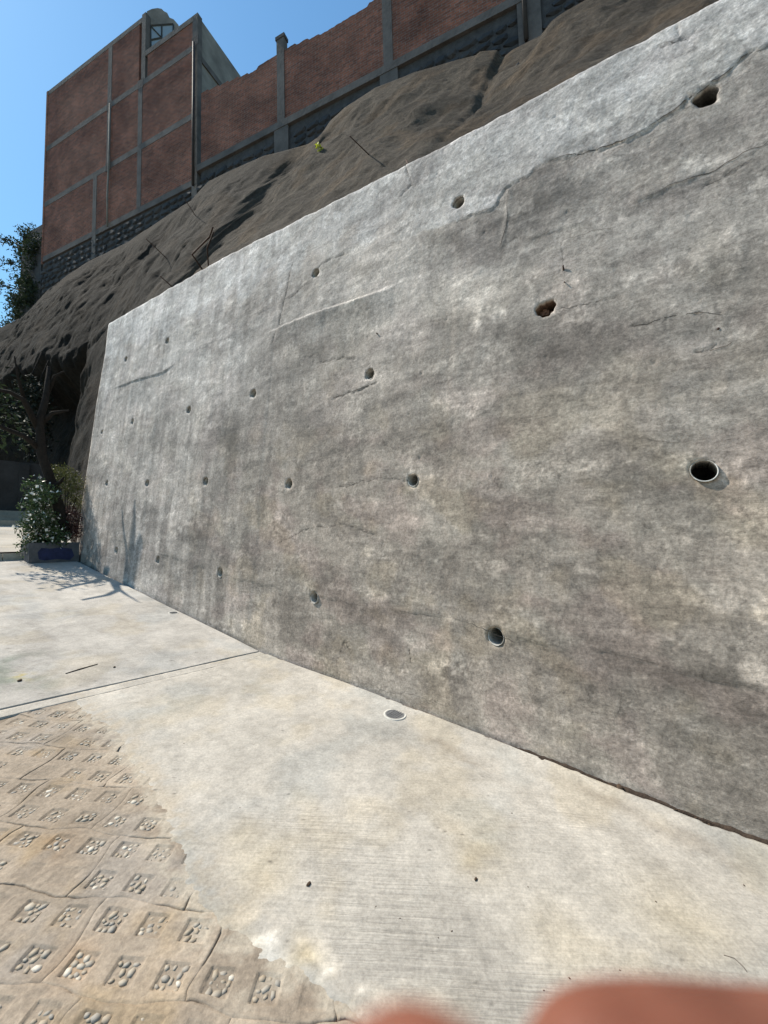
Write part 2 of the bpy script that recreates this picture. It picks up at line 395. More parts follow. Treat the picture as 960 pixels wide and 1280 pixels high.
def slab_height(u, c):
    h = 0.004 * fbm(u * 1.6, c * 1.6, 4, 3) + 0.0012 * fbm(u * 20, c * 20, 3, 8)
    # hand-floated wash along the wall
    e = C0 - c
    h = h + 0.018 * np.exp(-(e / 0.10) ** 2) * sst(3.4, 2.2, u)
    h = h - 0.010 * np.exp(-((e - 0.34 - 0.08 * pnoise(u * 1.3, 0.3, 2)) / 0.13) ** 2) * sst(1.4, 0.3, u)
    return h
def slab_color(u, c):
    base = np.array([0.405, 0.371, 0.319])
    n1 = fbm(u * 0.9, c * 0.9, 4, 11); n2 = fbm(u * 4, c * 4, 4, 12); n3 = fbm(u * 16, c * 16, 4, 13)
    val = 1 + 0.16 * n1 + 0.14 * n2 + 0.12 * n3 + 0.06 * fbm(u * 45, c * 45, 3, 14)
    col = base * val[..., None]
    warm = sst(0.05, 0.6, fbm(u * 1.7, c * 1.7, 4, 17))
    col = col * (1 - warm[..., None] * np.array([0.02, 0.05, 0.11]))
    cool = sst(0.1, 0.6, fbm(u * 1.4, c * 1.4, 4, 19))
    col = col * (1 - cool[..., None] * np.array([0.10, 0.07, 0.04]))
    # damp smear marks beside the wall, rusty tints
    for (x, y, ru, rv, k) in ((560, 935, 0.22, 0.05, 0.20), (590, 955, 0.12, 0.03, 0.22), (800, 1020, 0.30, 0.06, 0.16), (870, 1055, 0.16, 0.07, 0.18), (930, 1090, 0.10, 0.05, 0.15), (760, 1000, 0.14, 0.05, 0.14)):
        bu, bc = g_uc(x, y); m_ = blob(u + 0.06 * n2, c + 0.05 * n2, bu, bc, ru, rv)
        col = col * (1 - k * m_[..., None] * np.array([0.9, 1.0, 1.1]))
    for (x, y, r, k) in ((330, 1075, 0.13, 0.2), (600, 1060, 0.12, 0.24), (385, 1190, 0.05, 0.32), (700, 1170, 0.14, 0.15), (850, 1150, 0.18, 0.2), (300, 1045, 0.08, 0.15), (590, 1085, 0.06, 0.2)):
        bu, bc = g_uc(x, y); m_ = blob(u + 0.05 * n2, c + 0.05 * n2, bu, bc, r, r)
        col = col * (1 - 0.5 * k * m_[..., None] * np.array([0.15, 0.6, 1.6]))
    # pale laitance near the joint with the pavers
    d = bnd_dist(u, c)
    pale = np.exp(-((d - 0.04) / 0.06) ** 2) * sst(-0.2, 0.35, n2 + 0.5 * n3) * sst(1.5, 1.25, u)
    pale = pale + 1.0 * blob(u, c, *g_uc(335, 1200), 0.07, 0.05)
    col = col * (1 + 0.45 * np.clip(pale, 0, 1)[..., None])
    br = 0.8 * np.exp(-((d - 0.01) / 0.09) ** 2) * sst(-0.3, 0.3, n2 + 0.6 * n3) * (1 - np.clip(pale, 0, 1))
    col = col * (1 - br[..., None] * np.array([0.16, 0.22, 0.30]))
    # scattered dark specks
    sp = sst(0.62, 0.8, pnoise(u * 55, c * 55, 23)) * sst(0.1, 0.5, fbm(u * 2, c * 2, 3, 24))
    col = col * (1 - 0.55 * sp[..., None])
    return np.clip(col, 0.02, 0.85)

SK = 0.10                         # the joint runs slightly askew
def skew(u, c, a, b): return u + SK * (C0 - c) * sst(a, b, u)
slab_u = np.concatenate([np.arange(-5, -0.7, 0.1), np.arange(-0.7, 3.59, 0.012), [3.598, 3.600]])
slab_c = np.concatenate([np.arange(0.5, 2.62, 0.012), np.arange(2.62, 2.735, 0.009)])
U, Cc = np.meshgrid(slab_u, slab_c, indexing='ij')
U0 = U; U = skew(U, Cc, 1.6, 3.66)
d = bnd_dist(U, Cc)
# a ragged gap opens against the wall on the near stretch
gap = 0.005 + sst(1.0, 0.45, U) * (0.014 + 0.020 * np.clip(0.55 + 0.9 * fbm(U * 3.1, 0 * U + 0.4, 4, 41), 0, 1.4)) * sst(-0.9, -0.2, U)
gap = gap + 0.02 * sst(0.5, 0.62, pnoise(U * 9, 0 * U, 6))
Hh = slab_height(U, Cc)
edge = C0 - gap
Cx = np.minimum(Cc, edge)
Hh = np.where(Cc > edge - 0.006, Hh - 0.05 * sst(edge - 0.006, edge + 0.004, Cc), Hh)
lift = sst(-0.03, 0.02, d) * 0.010 - 0.008 * sst(-0.01, -0.05, d)
Hh = Hh + lift - 0.006
Hh = np.where(U0 > 3.599, -0.06, Hh)
cols = slab_color(U, Cc)
V = PA(U, Cx, Hh)
fc = grid_faces(len(slab_u), len(slab_c))
keep = (d.ravel()[fc].max(1) > -0.06)
fc = fc[keep]
near_slab = add('concrete_slab', V.reshape(-1, 3), fc, M['slab'], cols=cols.reshape(-1, 3))
brm = sst(2.3, 1.4, U) * (0.35 + 0.65 * sst(-0.3, 0.4, fbm(U * 1.1, Cc * 1.1, 3, 51))) * sst(0.03, 0.16, d) * sst(2.62, 2.2, Cc)
brm = np.maximum(brm, 0.18 * sst(3.6, 2.6, U))
a = near_slab.data.attributes.new('Broom', 'FLOAT', 'POINT'); a.data.foreach_set('value', brm.ravel())
tag(near_slab, 'pale broom-finished concrete slab at the foot of the wall', kind='structure')

# far slab, past the double joint
far_u = np.concatenate([[3.7425, 3.7445], np.arange(3.75, 6.0, 0.02), np.arange(6.0, 9.751, 0.035)]); far_c = np.concatenate([np.arange(-6, 0.4, 0.2), np.arange(0.4, 2.749, 0.022)])
U, Cc = np.meshgrid(far_u, far_c, indexing='ij')
U0 = U; U = skew(U, Cc, 6.0, 3.73)
col = slab_color(U + 40, Cc) * np.array([0.98, 0.99, 1.02])
gm = sst(0.0, 0.5, fbm(U * 2.0, Cc * 2.0, 4, 61)) * blob(U, Cc, 4.6, 0.85, 0.8, 0.28)
col = col * (1 - gm[..., None] * np.array([0.36, 0.28, 0.34]))
ym = blob(U, Cc, 4.42, 0.95, 0.10, 0.06) * sst(-0.2, 0.3, fbm(U * 14, Cc * 14, 3, 62))
col = col * (1 - ym[..., None] * np.array([0.0, 0.12, 0.6]))
dk = sst(0.15, 0.6, fbm(U * 1.2, Cc * 3.0, 4, 63)); col = col * (1 - 0.13 * dk[..., None])
Hh = 0.004 * fbm(U * 1.2, Cc * 1.2, 3, 64) - 0.06 * (U0 < 3.744)
far_slab = add('concrete_slab', PA(U, Cc, Hh).reshape(-1, 3), grid_faces(len(far_u), len(far_c)), M['slab'], cols=col.reshape(-1, 3))
a = far_slab.data.attributes.new('Broom', 'FLOAT', 'POINT'); a.data.foreach_set('value', np.full(U.size, 0.12))
tag(far_slab, 'smooth pale concrete slab rising beyond the double joint', kind='structure')
# the strip between the two grooves of the joint
ju = np.array([3.613, 3.615, 3.63, 3.65, 3.67, 3.69, 3.71, 3.725, 3.727]); jc = np.arange(-6, 2.745, 0.03)
U, Cc = np.meshgrid(ju, jc, indexing='ij')
U0 = U; U = U + SK * (C0 - Cc)
wob = 0.003 * pnoise(Cc * 2.3, 0 * Cc, 71)
Hh = -0.003 + 0.002 * fbm(U * 30, Cc * 30, 2, 72) - 0.06 * ((U0 < 3.614) | (U0 > 3.726))
o = add('joint_strip', PA(U + wob, Cc, Hh).reshape(-1, 3), grid_faces(len(ju), len(jc)), M['slab'], cols=slab_color(U, Cc).reshape(-1, 3) * 0.97)
a = o.data.attributes.new('Broom', 'FLOAT', 'POINT'); a.data.foreach_set('value', np.full(U.size, 0.1))
tag(o, 'narrow concrete strip between the two grooves of the joint', kind='structure')

# ---- pavers: square lattice turned against the wall, pockets of pebbles
LA = np.array([-0.13, 0.086]); LA = LA / np.linalg.norm(LA); LB = np.array([LA[1], -LA[0]]); 
if LB[0] > 0: LB = -LB
LO = np.array([1.746, 0.644]); PITCHX, PITCHY = 0.154, 0.146; PKT = 0.0415
def l2uc(x, y): return LO[0] + x * LA[0] + y * LB[0], LO[1] + x * LA[1] + y * LB[1]
bed_u = np.arange(-1.5, 3.95, 0.05); bed_c = np.arange(-6, 1.4, 0.05)
U, Cc = np.meshgrid(bed_u, bed_c, indexing='ij')
path = tag(add('paver_path', PA(U, Cc, -0.0155 + 0.002 * fbm(U * 6, Cc * 6, 3, 81)).reshape(-1, 3), grid_faces(len(bed_u), len(bed_c)), M['bed']),
           'worn brown pavers with pebble-filled square pockets', kind='structure')
def pocket_fill(i, j):
    r = random.Random(i * 131 + j * 977 + 5); return r.random()
def paver_mesh(I, J):
    """a paver of 3 x 2 pockets; I, J count pavers; alternate rows shift by half"""
    nx, ny = 3, 2
    ox = I * nx + (J % 3); oy = J * ny
    cl = np.array([-0.5, -0.489, -0.478, -0.43, -0.37, -0.32, -0.287, -0.262, -0.2, -0.1, 0, 0.1, 0.2, 0.262, 0.287, 0.32, 0.37, 0.43, 0.478, 0.489])
    gx = np.concatenate([cl + 0.5 + k for k in range(nx)] + [[nx]]); gy = np.concatenate([cl + 0.5 + k for k in range(ny)] + [[ny]])
    X, Y = np.meshgrid(gx, gy, indexing='ij')
    A = (X + ox - 0.5); B = (Y + oy - 0.5)             # pocket (i, j) sits at integer A, B
    # joints swell and pinch: scalloped edges shared by both neighbours
    def wob(t, s): return 0.18 * np.abs(np.sin(math.pi * (t * 0.33 + 0.13 * s))) - 0.12 + 0.05 * pnoise(t * 2.1, s * 3.7, 91)
    jb0, jb1 = oy - 0.5, oy + ny - 0.5
    B2 = B + wob(A, J) * sst(0.34, 0.0, Y) + wob(A, J + 1) * sst(0.34, 0.0, ny - Y)
    vf = sst(0.0, 0.4, Y) * sst(0.0, 0.4, ny - Y)
    A2 = A + vf * ((0.10 * np.sin(B2 * 2.1 + I * 1.3 + J)) * sst(0.34, 0.0, X) + (0.10 * np.sin(B2 * 2.1 + (I + 1) * 1.3 + J)) * sst(0.34, 0.0, nx - X))
    x = A2 * PITCHX; y = B2 * PITCHY
    u = LO[0] + x * LA[0] + y * LB[0]; c = LO[1] + x * LA[1] + y * LB[1]
    lim = 3.600 + SK * (C0 - c); over = u > lim; u = np.where(over, lim, u)
    e = np.minimum(np.minimum(X, nx - X) * PITCHX, np.minimum(Y, ny - Y) * PITCHY)
    opn = sst(0.05, 0.35, fbm(u * 3.5, c * 3.5, 3, 92))
    h = -(0.002 + 0.012 * opn) * sst(0.0034, 0.0005, e)
    h = h + 0.003 * fbm(u * 5, c * 5, 4, 93) + 0.0012 * fbm(u * 40, c * 40, 3, 94)
    i0 = np.round(A); j0 = np.round(B)
    px = (A - i0) * PITCHX; py = (B - j0) * PITCHY
    rr = random.Random(I * 57 + J * 91)
    fill = np.zeros_like(A); shx = np.zeros_like(A); shy = np.zeros_like(A)
    for i in np.unique(i0):
        for j in np.unique(j0):
            m_ = (i0 == i) & (j0 == j); k = random.Random(int(i) * 131 + int(j) * 977 + 5)
            fill[m_] = k.random()
    q = np.maximum(np.abs(px), np.abs(py) * PITCHX / PITCHY) + 0.0015 * pnoise(u * 60, c * 60, 95)
    dep = 0.0068 * (1 - 0.75 * sst(0.62, 1.0, fill))
    h = h - dep * sst(PKT + 0.0022, PKT + 0.0002, q)
    n1 = fbm(u * 2.2, c * 2.2, 4, 96); n2 = fbm(u * 9, c * 9, 4, 97); n3 = fbm(u * 40, c * 40, 3, 98)
    tone = 1 + 0.10 * rr.uniform(-1, 1)
    col = np.array([0.318, 0.258, 0.195]) * tone * (1 + 0.16 * n1 + 0.13 * n2 + 0.10 * n3)[..., None]
    och = sst(0.15, 0.65, fbm(u * 2.6, c * 2.6, 4, 99)); col = col * (1 - och[..., None] * np.array([0.0, 0.06, 0.18]))
    rst = blob(u, c, *g_uc(75, 1055), 0.10, 0.06) + 0.8 * blob(u, c, *g_uc(85, 1205), 0.07, 0.07)
    rst = 0.55 * np.clip(rst * (0.7 + 0.8 * n2), 0, 1); col = col * (1 - rst[..., None] * np.array([0.05, 0.34, 0.62]))
    gry = sst(0.1, 0.6, fbm(u * 1.8, c * 1.8, 3, 100)); grey = col.mean(-1, keepdims=True)
    col = col + gry[..., None] * 0.35 * (grey * np.array([1.04, 1.0, 0.95]) - col)
    # cement washed over the pavers beside the slab
    dd = bnd_dist(u, c); w = sst(-0.20, 0.0, dd) * sst(-0.15, 0.45, n2 + 0.5 * n1 + 0.5 * sst(-0.1, 0.02, dd))
    col = col * (1 - w[..., None] * 0.75) + w[..., None] * 0.75 * np.array([0.41, 0.36, 0.285])
    h = h * (1 - 0.75 * w * sst(-0.12, 0.0, dd))
    dirt = sst(PKT + 0.002, PKT - 0.006, q); col = col * (1 - 0.10 * dirt[..., None])
    col = col * (1 - 0.4 * 0.6 * opn[..., None] * sst(0.005, 0.001, e)[..., None])
    return PA(u, c, h), col, u, c, dd
pockets = set(); n_pav = 0
for I in range(-12, 13):
    for J in range(-16, 12):
        ox = I * 3 + (J % 3); oy = J * 2
        uc = l2uc((ox + 1) * PITCHX, (oy + 0.5) * PITCHY)
        if not (0.45 < uc[0] < 3.85 and -0.35 < uc[1] < 1.3): continue
        if bnd_dist(np.array(uc[0]), np.array(uc[1])) > 0.45: continue
        V, col, u, c, dd = paver_mesh(I, J)
        fc = grid_faces(V.shape[0], V.shape[1])
        cut = ((u - SK * (C0 - c)).ravel()[fc].min(1) < 3.5999) & (dd.ravel()[fc].min(1) < 0.10)
        if cut.sum() < 4: continue
        add('paver', V.reshape(-1, 3), fc[cut], M['paver'], path, cols=col.reshape(-1, 3))
        n_pav += 1
        for i in range(ox, ox + 3):
            for j in range(oy, oy + 2): pockets.add((i, j))
print('pavers', n_pav)
# pebbles
def pebble_proto(seed):
    bm = bmesh.new(); bmesh.ops.create_icosphere(bm, subdivisions=1, radius=1.0)
    r = random.Random(seed)
    s = (1.0, r.uniform(0.6, 0.85), r.uniform(0.26, 0.36)); ph = r.uniform(0, 6)
    for v_ in bm.verts:
        k = 1 + 0.10 * math.sin(3 * v_.co.x + ph) + 0.06 * r.uniform(-1, 1)
        v_.co = Vector((v_.co.x * s[0] * k, v_.co.y * s[1] * k, v_.co.z * s[2]))
    me = bpy.data.meshes.new('pebble'); bm.to_mesh(me); bm.free()
    me.polygons.foreach_set('use_smooth', [True] * len(me.polygons)); me.materials.append(M['pebble']); return me
protos = [pebble_proto(k) for k in range(8)]
spots = []
for (i, j) in sorted(pockets):
    k = random.Random(i * 131 + j * 977 + 5); fill = k.random()
    if fill > 0.9: continue
    placed = []
    for t in range(160):
        if len(placed) >= (13 if fill < 0.7 else 7): break
        r_ = k.uniform(0.011, 0.023); x = k.uniform(-1, 1) * (PKT - r_ * 0.62); y = k.uniform(-1, 1) * (PKT - r_ * 0.62)
        if any(math.hypot(x - a_, y - b_) < 0.62 * (r_ + q_) for a_, b_, q_ in placed): continue
        placed.append((x, y, r_))
        u, c = l2uc(i * PITCHX + x, j * PITCHY + y)
        if u - SK * (C0 - c) > 3.57: continue
        dd = float(bnd_dist(np.array(u), np.array(c)))
        if dd > -0.015: continue
        pt = P(u, c, -0.0068 * (1 - 0.75 * float(sst(0.62, 1, fill))) - r_ * 0.11)
        vv = pt - CAM; zz = vv @ fwd
        px = 480 + F_PX * (vv @ RIGHT) / zz; py = 640 - F_PX * (vv @ UPV) / zz
        vis = (zz > 0 and -30 < px < 990 and py < 1300)
        spots.append((-r_ / max(zz, .1) if vis else 1.0, pt, r_, k.uniform(0, 6.28), k.randrange(8), k.uniform(-.25, .25)))
spots.sort(key=lambda s: s[0])
for s in spots[:300]:
    o = bpy.data.objects.new('pebble', protos[s[4]]); COL.objects.link(o)
    o.location = tuple(s[1]); o.rotation_euler = (s[5], s[5] * 0.7, s[3]); o.scale = (s[2],) * 3; o.parent = path
if len(spots) > 300:
    vv, ff = [], []
    for s in spots[300:]:
        me = protos[s[4]]; mt = Matrix.Translation(Vector(tuple(s[1]))) @ Matrix.Rotation(s[3], 4, 'Z') @ Matrix.Scale(s[2], 4)
        n0 = len(vv)
        for v_ in me.vertices: vv.append(np.array(mt @ v_.co))
        for p_ in me.polygons: ff.append([n0 + q for q in p_.vertices])
    tag(add('small_pebbles', np.array(vv), ff, M['pebble'], path), kind='stuff')
print('pebbles', len(spots))

# ================================================================== RETAINING WALL
def poly(*pts): return [w_uv(x, y) for x, y in pts]
E_BAND = poly((1010, 22), (960, 59), (935, 67), (910, 91), (891, 103), (863, 119), (847, 134), (822, 152), (779, 176), (760, 181), (719, 195), (691, 200), (669, 213), (641, 230), (625, 243), (616, 260), (581, 272))
E_TWO = poly((1010, 158), (960, 177), (917, 201), (835, 235), (789, 253), (750, 268), (725, 280), (694, 288), (662, 296), (641, 297), (622, 316))
E_FOLD = poly((637, 238), (633, 279), (625, 307))
E_LEDGE = poly((500, 353), (463, 368), (422, 382), (381, 397), (351, 409))
E_FAR = poly((218, 454), (202, 466), (168, 476), (147, 484))
E_POUR = poly((960, 868), (850, 840), (760, 815), (640, 800), (560, 772), (480, 762), (400, 746), (300, 725), (195, 690), (150, 676))
CRACKS = [(poly((364, 330), (355, 374), (349, 400), (341, 428)), 0.006, 0.006), (poly((360, 374), (385, 352), (400, 332), (415, 322), (430, 318)), 0.005, 0.004),
          (poly((400, 452), (430, 446), (440, 448)), .005, .004), (poly((415, 498), (440, 490), (470, 478)), .008, .004),
          (poly((700, 386), (740, 378), (775, 372)), .004, .003), (poly((790, 408), (840, 395), (905, 390)), .005, .003), (poly((870, 440), (920, 425)), .005, .004),
          (poly((440, 820), (430, 800), (420, 830)), .004, .004), (poly((700, 300), (704, 340)), .002, .001), (poly((503, 200), (515, 230), (501, 245)), .006, .006),
          (poly((420, 610), (470, 598), (520, 600)), .004, .003), (poly((345, 680), (385, 660), (430, 655), (470, 668)), .004, .003), (poly((820, 60), (860, 48), (865, 42)), .006, .005),
          (poly((845, 28), (848, 45)), .006, .006), (poly((940, 200), (900, 222), (880, 232)), .005, .004), (poly((510, 812), (512, 830)), .004, .003)]
def wall_disp(u, v):
    n1 = fbm(u * 0.8, v * 0.8, 4, 101); n2 = fbm(u * 4, v * 4, 4, 102)
    d = 0.016 * n1 + 0.0009 * n2
    wu = u + 0.02 * fbm(u * 7, v * 7, 3, 103); wv = v + 0.03 * fbm(u * 6, v * 6, 4, 104)
    top = wall_top(u)
    # rough trowel-thrown render over the upper stretch
    up = sst(3.5, 4.2, v + 0.3 * n1)
    rough = fbm(u * 13 - 5 * v, v * 17, 5, 105, 0.65); d = d + up * 0.00045 * rough
    ridg = 1 - np.abs(fbm(u * 5 + v * 3, v * 8 - u * 4, 5, 106, 0.6)); d = d + up * 0.0008 * sst(0.86, 1.0, ridg)
    flk = fbm(u * 7 - v * 3, v * 10 + u * 2, 5, 109, 0.6); d = d + up * 0.0010 * sst(0.12, 0.17, flk) + up * 0.0008 * sst(-0.25, -0.2, flk)
    # trowel sweeps lower down
    sw = fbm(u * 2.2 - v * 1.6, v * 9 + u * 1.2, 4, 107); d = d + 0.0011 * sw * (0.4 + 0.6 * sst(-0.2, 0.4, n1))
    dr = fbm(u * 14, v * 1.6, 3, 108); d = d + 0.0007 * dr
    # upper band laid proud of the face
    sd, ad = seg_dist(wu, wv, E_BAND)
    far = sst(1.75, 1.35, u)
    band = sst(-0.006, 0.006, sd) * far; d = d + 0.006 * band * np.exp(-ad / 0.5)
    d = d - 0.006 * np.exp(-((sd + 0.008) / 0.009) ** 2) * far * sst(-0.35, 0.25, fbm(u * 5, v * 5, 2, 111))
    sd2, ad2 = seg_dist(wu, wv, E_TWO); f2 = sst(1.45, 1.3, u)
    d = d + 0.006 * sst(-0.005, 0.006, sd2) * np.exp(-ad2 / 0.25) * f2 * sst(-0.5, 0.2, fbm(u * 2.2, v * 2.2, 2, 112))
    sf, af = seg_dist(wu, wv, E_FOLD); d = d + 0.005 * np.exp(-(af / 0.02) ** 2)
    # bright ledge: below it the face steps out
    sl, al = seg_dist(u, v + 0.012 * fbm(u * 10, v * 10, 3, 113), E_LEDGE)
    win = sst(2.05, 2.7, u) * sst(4.15, 3.8, u)
    d = d + 0.040 * sst(-0.014, 0.014, -sl) * np.exp(-al / 0.22) * win
    sf2, af2 = seg_dist(u, v, E_FAR); d = d + 0.012 * sst(-0.02, 0.0, sf2) * np.exp(-af2 / 0.3) * sst(6.4, 6.8, u) * sst(9.2, 8.6, u)
    sp, ap = seg_dist(u, v + 0.02 * fbm(u * 3, v * 3, 3, 114), E_POUR)
    d = d - 0.006 * sst(-0.004, 0.006, -sp) * np.exp(-ap / 0.35) * sst(-0.5, 0.1, fbm(u * 1.7, v, 3, 115))
    # form-board seams
    for us_, k in ((3.98, 0.006), (1.52, -0.004), (5.2, 0.004), (6.9, 0.005), (8.0, 0.004)):
        d = d + k * sst(-0.03, 0.03, u - us_ - 0.05 * pnoise(v * 0.9, us_, 9)) * np.exp(-np.abs(u - us_) / 0.4) * sst(4.6, 3.6, v)
    for pl, wd, dp in CRACKS:
        _, ad = seg_dist(u + 0.018 * fbm(u * 11, v * 11, 3, 121), v + 0.018 * fbm(u * 11, v * 11, 3, 122), pl)
        d = d - dp * 1.6 * np.exp(-(ad / (wd * 1.1)) ** 2)
    # random pits and flakes
    pt = pnoise(u * 17, v * 17, 131); d = d - 0.005 * sst(0.70, 0.85, pt)
    fl = fbm(u * 6.5, v * 6.5, 4, 132); d = d + 0.0012 * sst(0.15, 0.22, fl)
    # ragged arris at the top
    d = d - 0.008 * sst(0.04, 0.0, top - v) * (0.5 + 0.8 * fbm(u * 6, 0 * u, 3, 133))
    return d * (0.12 + 0.88 * sst(0.0, 0.4, v - np.maximum(gz(u) - SL * u, 0))) - 0.004
def wall_top(u):
    return np.interp(u, [-4, -0.37, 0.6, 1.67, 3.29, 5.78, 9.8], [4.78, 4.98, 5.03, 5.08, 5.19, 5.34, 5.41])
def wall_color(u, v, d=None):
    n1 = fbm(u * 0.55, v * 0.7, 4, 141); n2 = fbm(u * 2.2, v * 2.4, 5, 142); n3 = fbm(u * 7, v * 7, 5, 143); n4 = fbm(u * 24, v * 24, 4, 144, 0.6)
    stk = fbm(u * 9, v * 0.9, 4, 145); sw = fbm(u * 2.0 - v * 1.2, v * 8 + u, 4, 146)
    hz = fbm(u * 0.8, v * 4.6 + 0.25 * u, 5, 149, 0.6); hz2 = fbm(u * 2.6, v * 17, 4, 150, 0.6)
    farm = sst(2.2, 5.0, u)
    val = 1 + 0.09 * n1 + 0.07 * n2 + 0.06 * n3 + 0.10 * n4 + (0.06 + 0.16 * farm) * stk + 0.10 * sw + (0.17 - 0.10 * farm) * hz + 0.08 * hz2 * (1 - 0.6 * farm)
    # smooth dark skim and worn pale scabs
    skim = sst(0.12, 0.26, fbm(u * 0.9 + 0.25 * n3, v * 2.1 + 0.3 * n3, 3, 147)); val = val * (1 - 0.17 * skim)
    scab = sst(0.22, 0.40, fbm(u * 1.8 + 0.3 * n2, v * 5.5, 5, 148)) * sst(-0.1, 0.35, n4 + n3); val = val * (1 + 0.30 * scab)
    top = wall_top(u)
    wu = u + 0.02 * fbm(u * 7, v * 7, 3, 103); wv = v + 0.03 * fbm(u * 6, v * 6, 4, 104)
    sd, ad = seg_dist(wu, wv, E_BAND)
    band = sst(-0.01, 0.015, sd) * sst(2.6, 1.4, u)
    band = np.maximum(band, sst(4.35, 4.75, v + 0.25 * n2) * sst(1.2, 2.2, u))
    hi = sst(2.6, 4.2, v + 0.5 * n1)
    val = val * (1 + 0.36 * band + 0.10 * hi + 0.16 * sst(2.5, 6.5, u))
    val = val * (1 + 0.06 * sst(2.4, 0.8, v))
    run = sst(0.12, 0.45, fbm(u * 3.2 + 0.15 * n2, v * 0.28, 4, 154)) * (0.35 + 0.65 * farm) * sst(-0.5, 0.3, fbm(u * 1.1, v * 0.9, 3, 155)); val = val * (1 - 0.24 * run)
    pal = sst(0.18, 0.5, fbm(u * 4.1, v * 0.33, 4, 156)) * (0.3 + 0.7 * farm); val = val * (1 + 0.14 * pal)
    brd = fbm(u * 0.45 + 0.1 * n3, v * 0.75 + 0.15 * n3, 3, 157); val = val * (1 - 0.20 * sst(0.05, 0.35, brd) + 0.10 * sst(-0.1, -0.45, brd))
    # damp streaks under the weep holes
    for (hu, hv, r_) in HOLES:
        lk = np.exp(-((u - hu + 0.02 * np.sin(v * 7)) / (r_ * 0.8)) ** 2) * sst(hv, hv - 0.08, v) * sst(hv - 0.75, hv - 0.1, v)
        val = val * (1 - 0.10 * lk)
        halo = np.exp(-((np.hypot(u - hu, v - hv) - r_ * 1.25) / (0.35 * r_)) ** 2); val = val * (1 + 0.14 * halo)
    for (x, y, ru, rv, k) in ((575, 850, 0.06, 0.32, -0.30), (690, 450, 0.35, 0.18, -0.15), (560, 560, 0.1, 0.5, -0.16), (820, 210, 0.45, 0.12, -0.26), (690, 250, 0.30, 0.16, -0.28), (900, 950, 0.5, 0.18, -0.12), (640, 430, 0.16, 0.3, -0.15),
                              (740, 530, 0.3, 0.2, 0.12), (270, 560, 0.5, 0.45, -0.22), (255, 690, 0.35, 0.7, -0.12), (350, 590, 0.15, 0.6, 0.16), (420, 380, 0.8, 0.35, 0.10), (860, 200, 0.16, 0.07, 0.5), (940, 300, 0.2, 0.16, 0.16),
                              (585, 375, 0.18, 0.24, 0.30), (860, 620, 0.3, 0.2, -0.10), (700, 690, 0.4, 0.16, 0.10), (440, 560, 0.25, 0.3, -0.12), (720, 350, 0.4, 0.1, 0.15), (545, 720, 0.35, 0.2, -0.14), (480, 300, 0.5, 0.3, 0.10)):
        bu, bv_ = w_uv(x, y); val = val * (1 + k * 1.6 * blob(u + 0.14 * n2 + 0.09 * n3 + 0.05 * n4, v + 0.14 * n2 + 0.09 * n3 + 0.05 * n4, bu, bv_, ru, rv))
    sl, al = seg_dist(u, v, E_LEDGE); val = val * (1 + 0.6 * np.exp(-(al / 0.025) ** 2) * sst(-.3, .3, n3))  # ledge line painted paler, as the sunlight it catches
    for pl, wd, dp in CRACKS:
        _, ad = seg_dist(u + 0.018 * fbm(u * 11, v * 11, 3, 121), v + 0.018 * fbm(u * 11, v * 11, 3, 122), pl)
        val = val * (1 - 0.45 * np.exp(-(ad / wd) ** 2))
    # lift line of the pour
    sp, ap = seg_dist(u, v + 0.02 * fbm(u * 3, v * 3, 3, 114), E_POUR)
    val = val * (1 - 0.22 * np.exp(-((sp + 0.03) / 0.05) ** 2) * sst(-0.3, 0.4, n2) + 0.10 * np.exp(-(ap / 0.012) ** 2))
    col = np.array([0.350, 0.306, 0.265]) * np.clip(val, 0.35, 2.6)[..., None]
    low = sst(3.4, 1.6, v + 0.4 * n1) * sst(7, 3.5, u)
    col = col * (1 + low[..., None] * np.array([0.045, 0.01, -0.035]))
    pink = sst(0.05, 0.5, fbm(u * 1.3, v * 2.0, 4, 151)) * (0.35 + 0.65 * low); col = col * (1 + pink[..., None] * np.array([0.03, -0.016, -0.006]))
    yel = sst(0.05, 0.5, fbm(u * 1.6, v * 1.9, 4, 152)) * (0.3 + 0.7 * low); col = col * (1 + yel[..., None] * np.array([0.04, 0.012, -0.05]))
    grn = sst(0.1, 0.5, fbm(u * 1.9, v * 2.2, 4, 153)) * (0.4 + 0.6 * low); col = col * (1 + grn[..., None] * np.array([-0.02, -0.004, 0.0]))
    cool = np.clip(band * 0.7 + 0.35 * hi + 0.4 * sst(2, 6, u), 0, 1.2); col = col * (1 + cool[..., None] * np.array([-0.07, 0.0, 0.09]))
    return np.clip(col, 0.02, 0.8)
def wall_rough(u, v):
    n1 = fbm(u * 0.8, v * 0.8, 4, 101); n2 = fbm(u * 1.7, v * 1.7, 4, 171)
    return np.clip(0.10 + 0.90 * sst(3.3, 4.3, v + 0.4 * n1 + 0.2 * n2) + 0.35 * sst(0.1, 0.5, n2), 0, 1)

ROWS = {1: [(145, 688), (197, 700), (275, 716), (393, 747), (618, 796)], 2: [(133, 604), (183, 604), (258, 602), (361, 605), (515, 600), (880, 588)],
        3: [(127, 540), (165, 527), (235, 512), (316, 492), (461, 467), (682, 386)], 4: [(157, 449), (209, 426), (394, 341), (573, 253), (883, 121)]}
HOLES = []; HPIX = []
for k, l in ROWS.items():
    for q in l:
        hu, hv = w_uv(*q); r_ = 0.058
        if q in ((618, 796), (880, 588), (883, 121)): r_ = 0.064
        if q == (682, 386): r_ = 0.066
        if q in ((127, 540),): r_ = 0.045
        HOLES.append((hu, hv, r_)); HPIX.append(q)
wu_ = np.concatenate([np.arange(-4, -0.8, 0.1), np.arange(-0.8, 2.2, 0.0125), np.arange(2.2, 5.0, 0.018), np.arange(5.0, 9.70, 0.028), [9.72]])
nv = 340
tt = np.linspace(0, 1, nv)
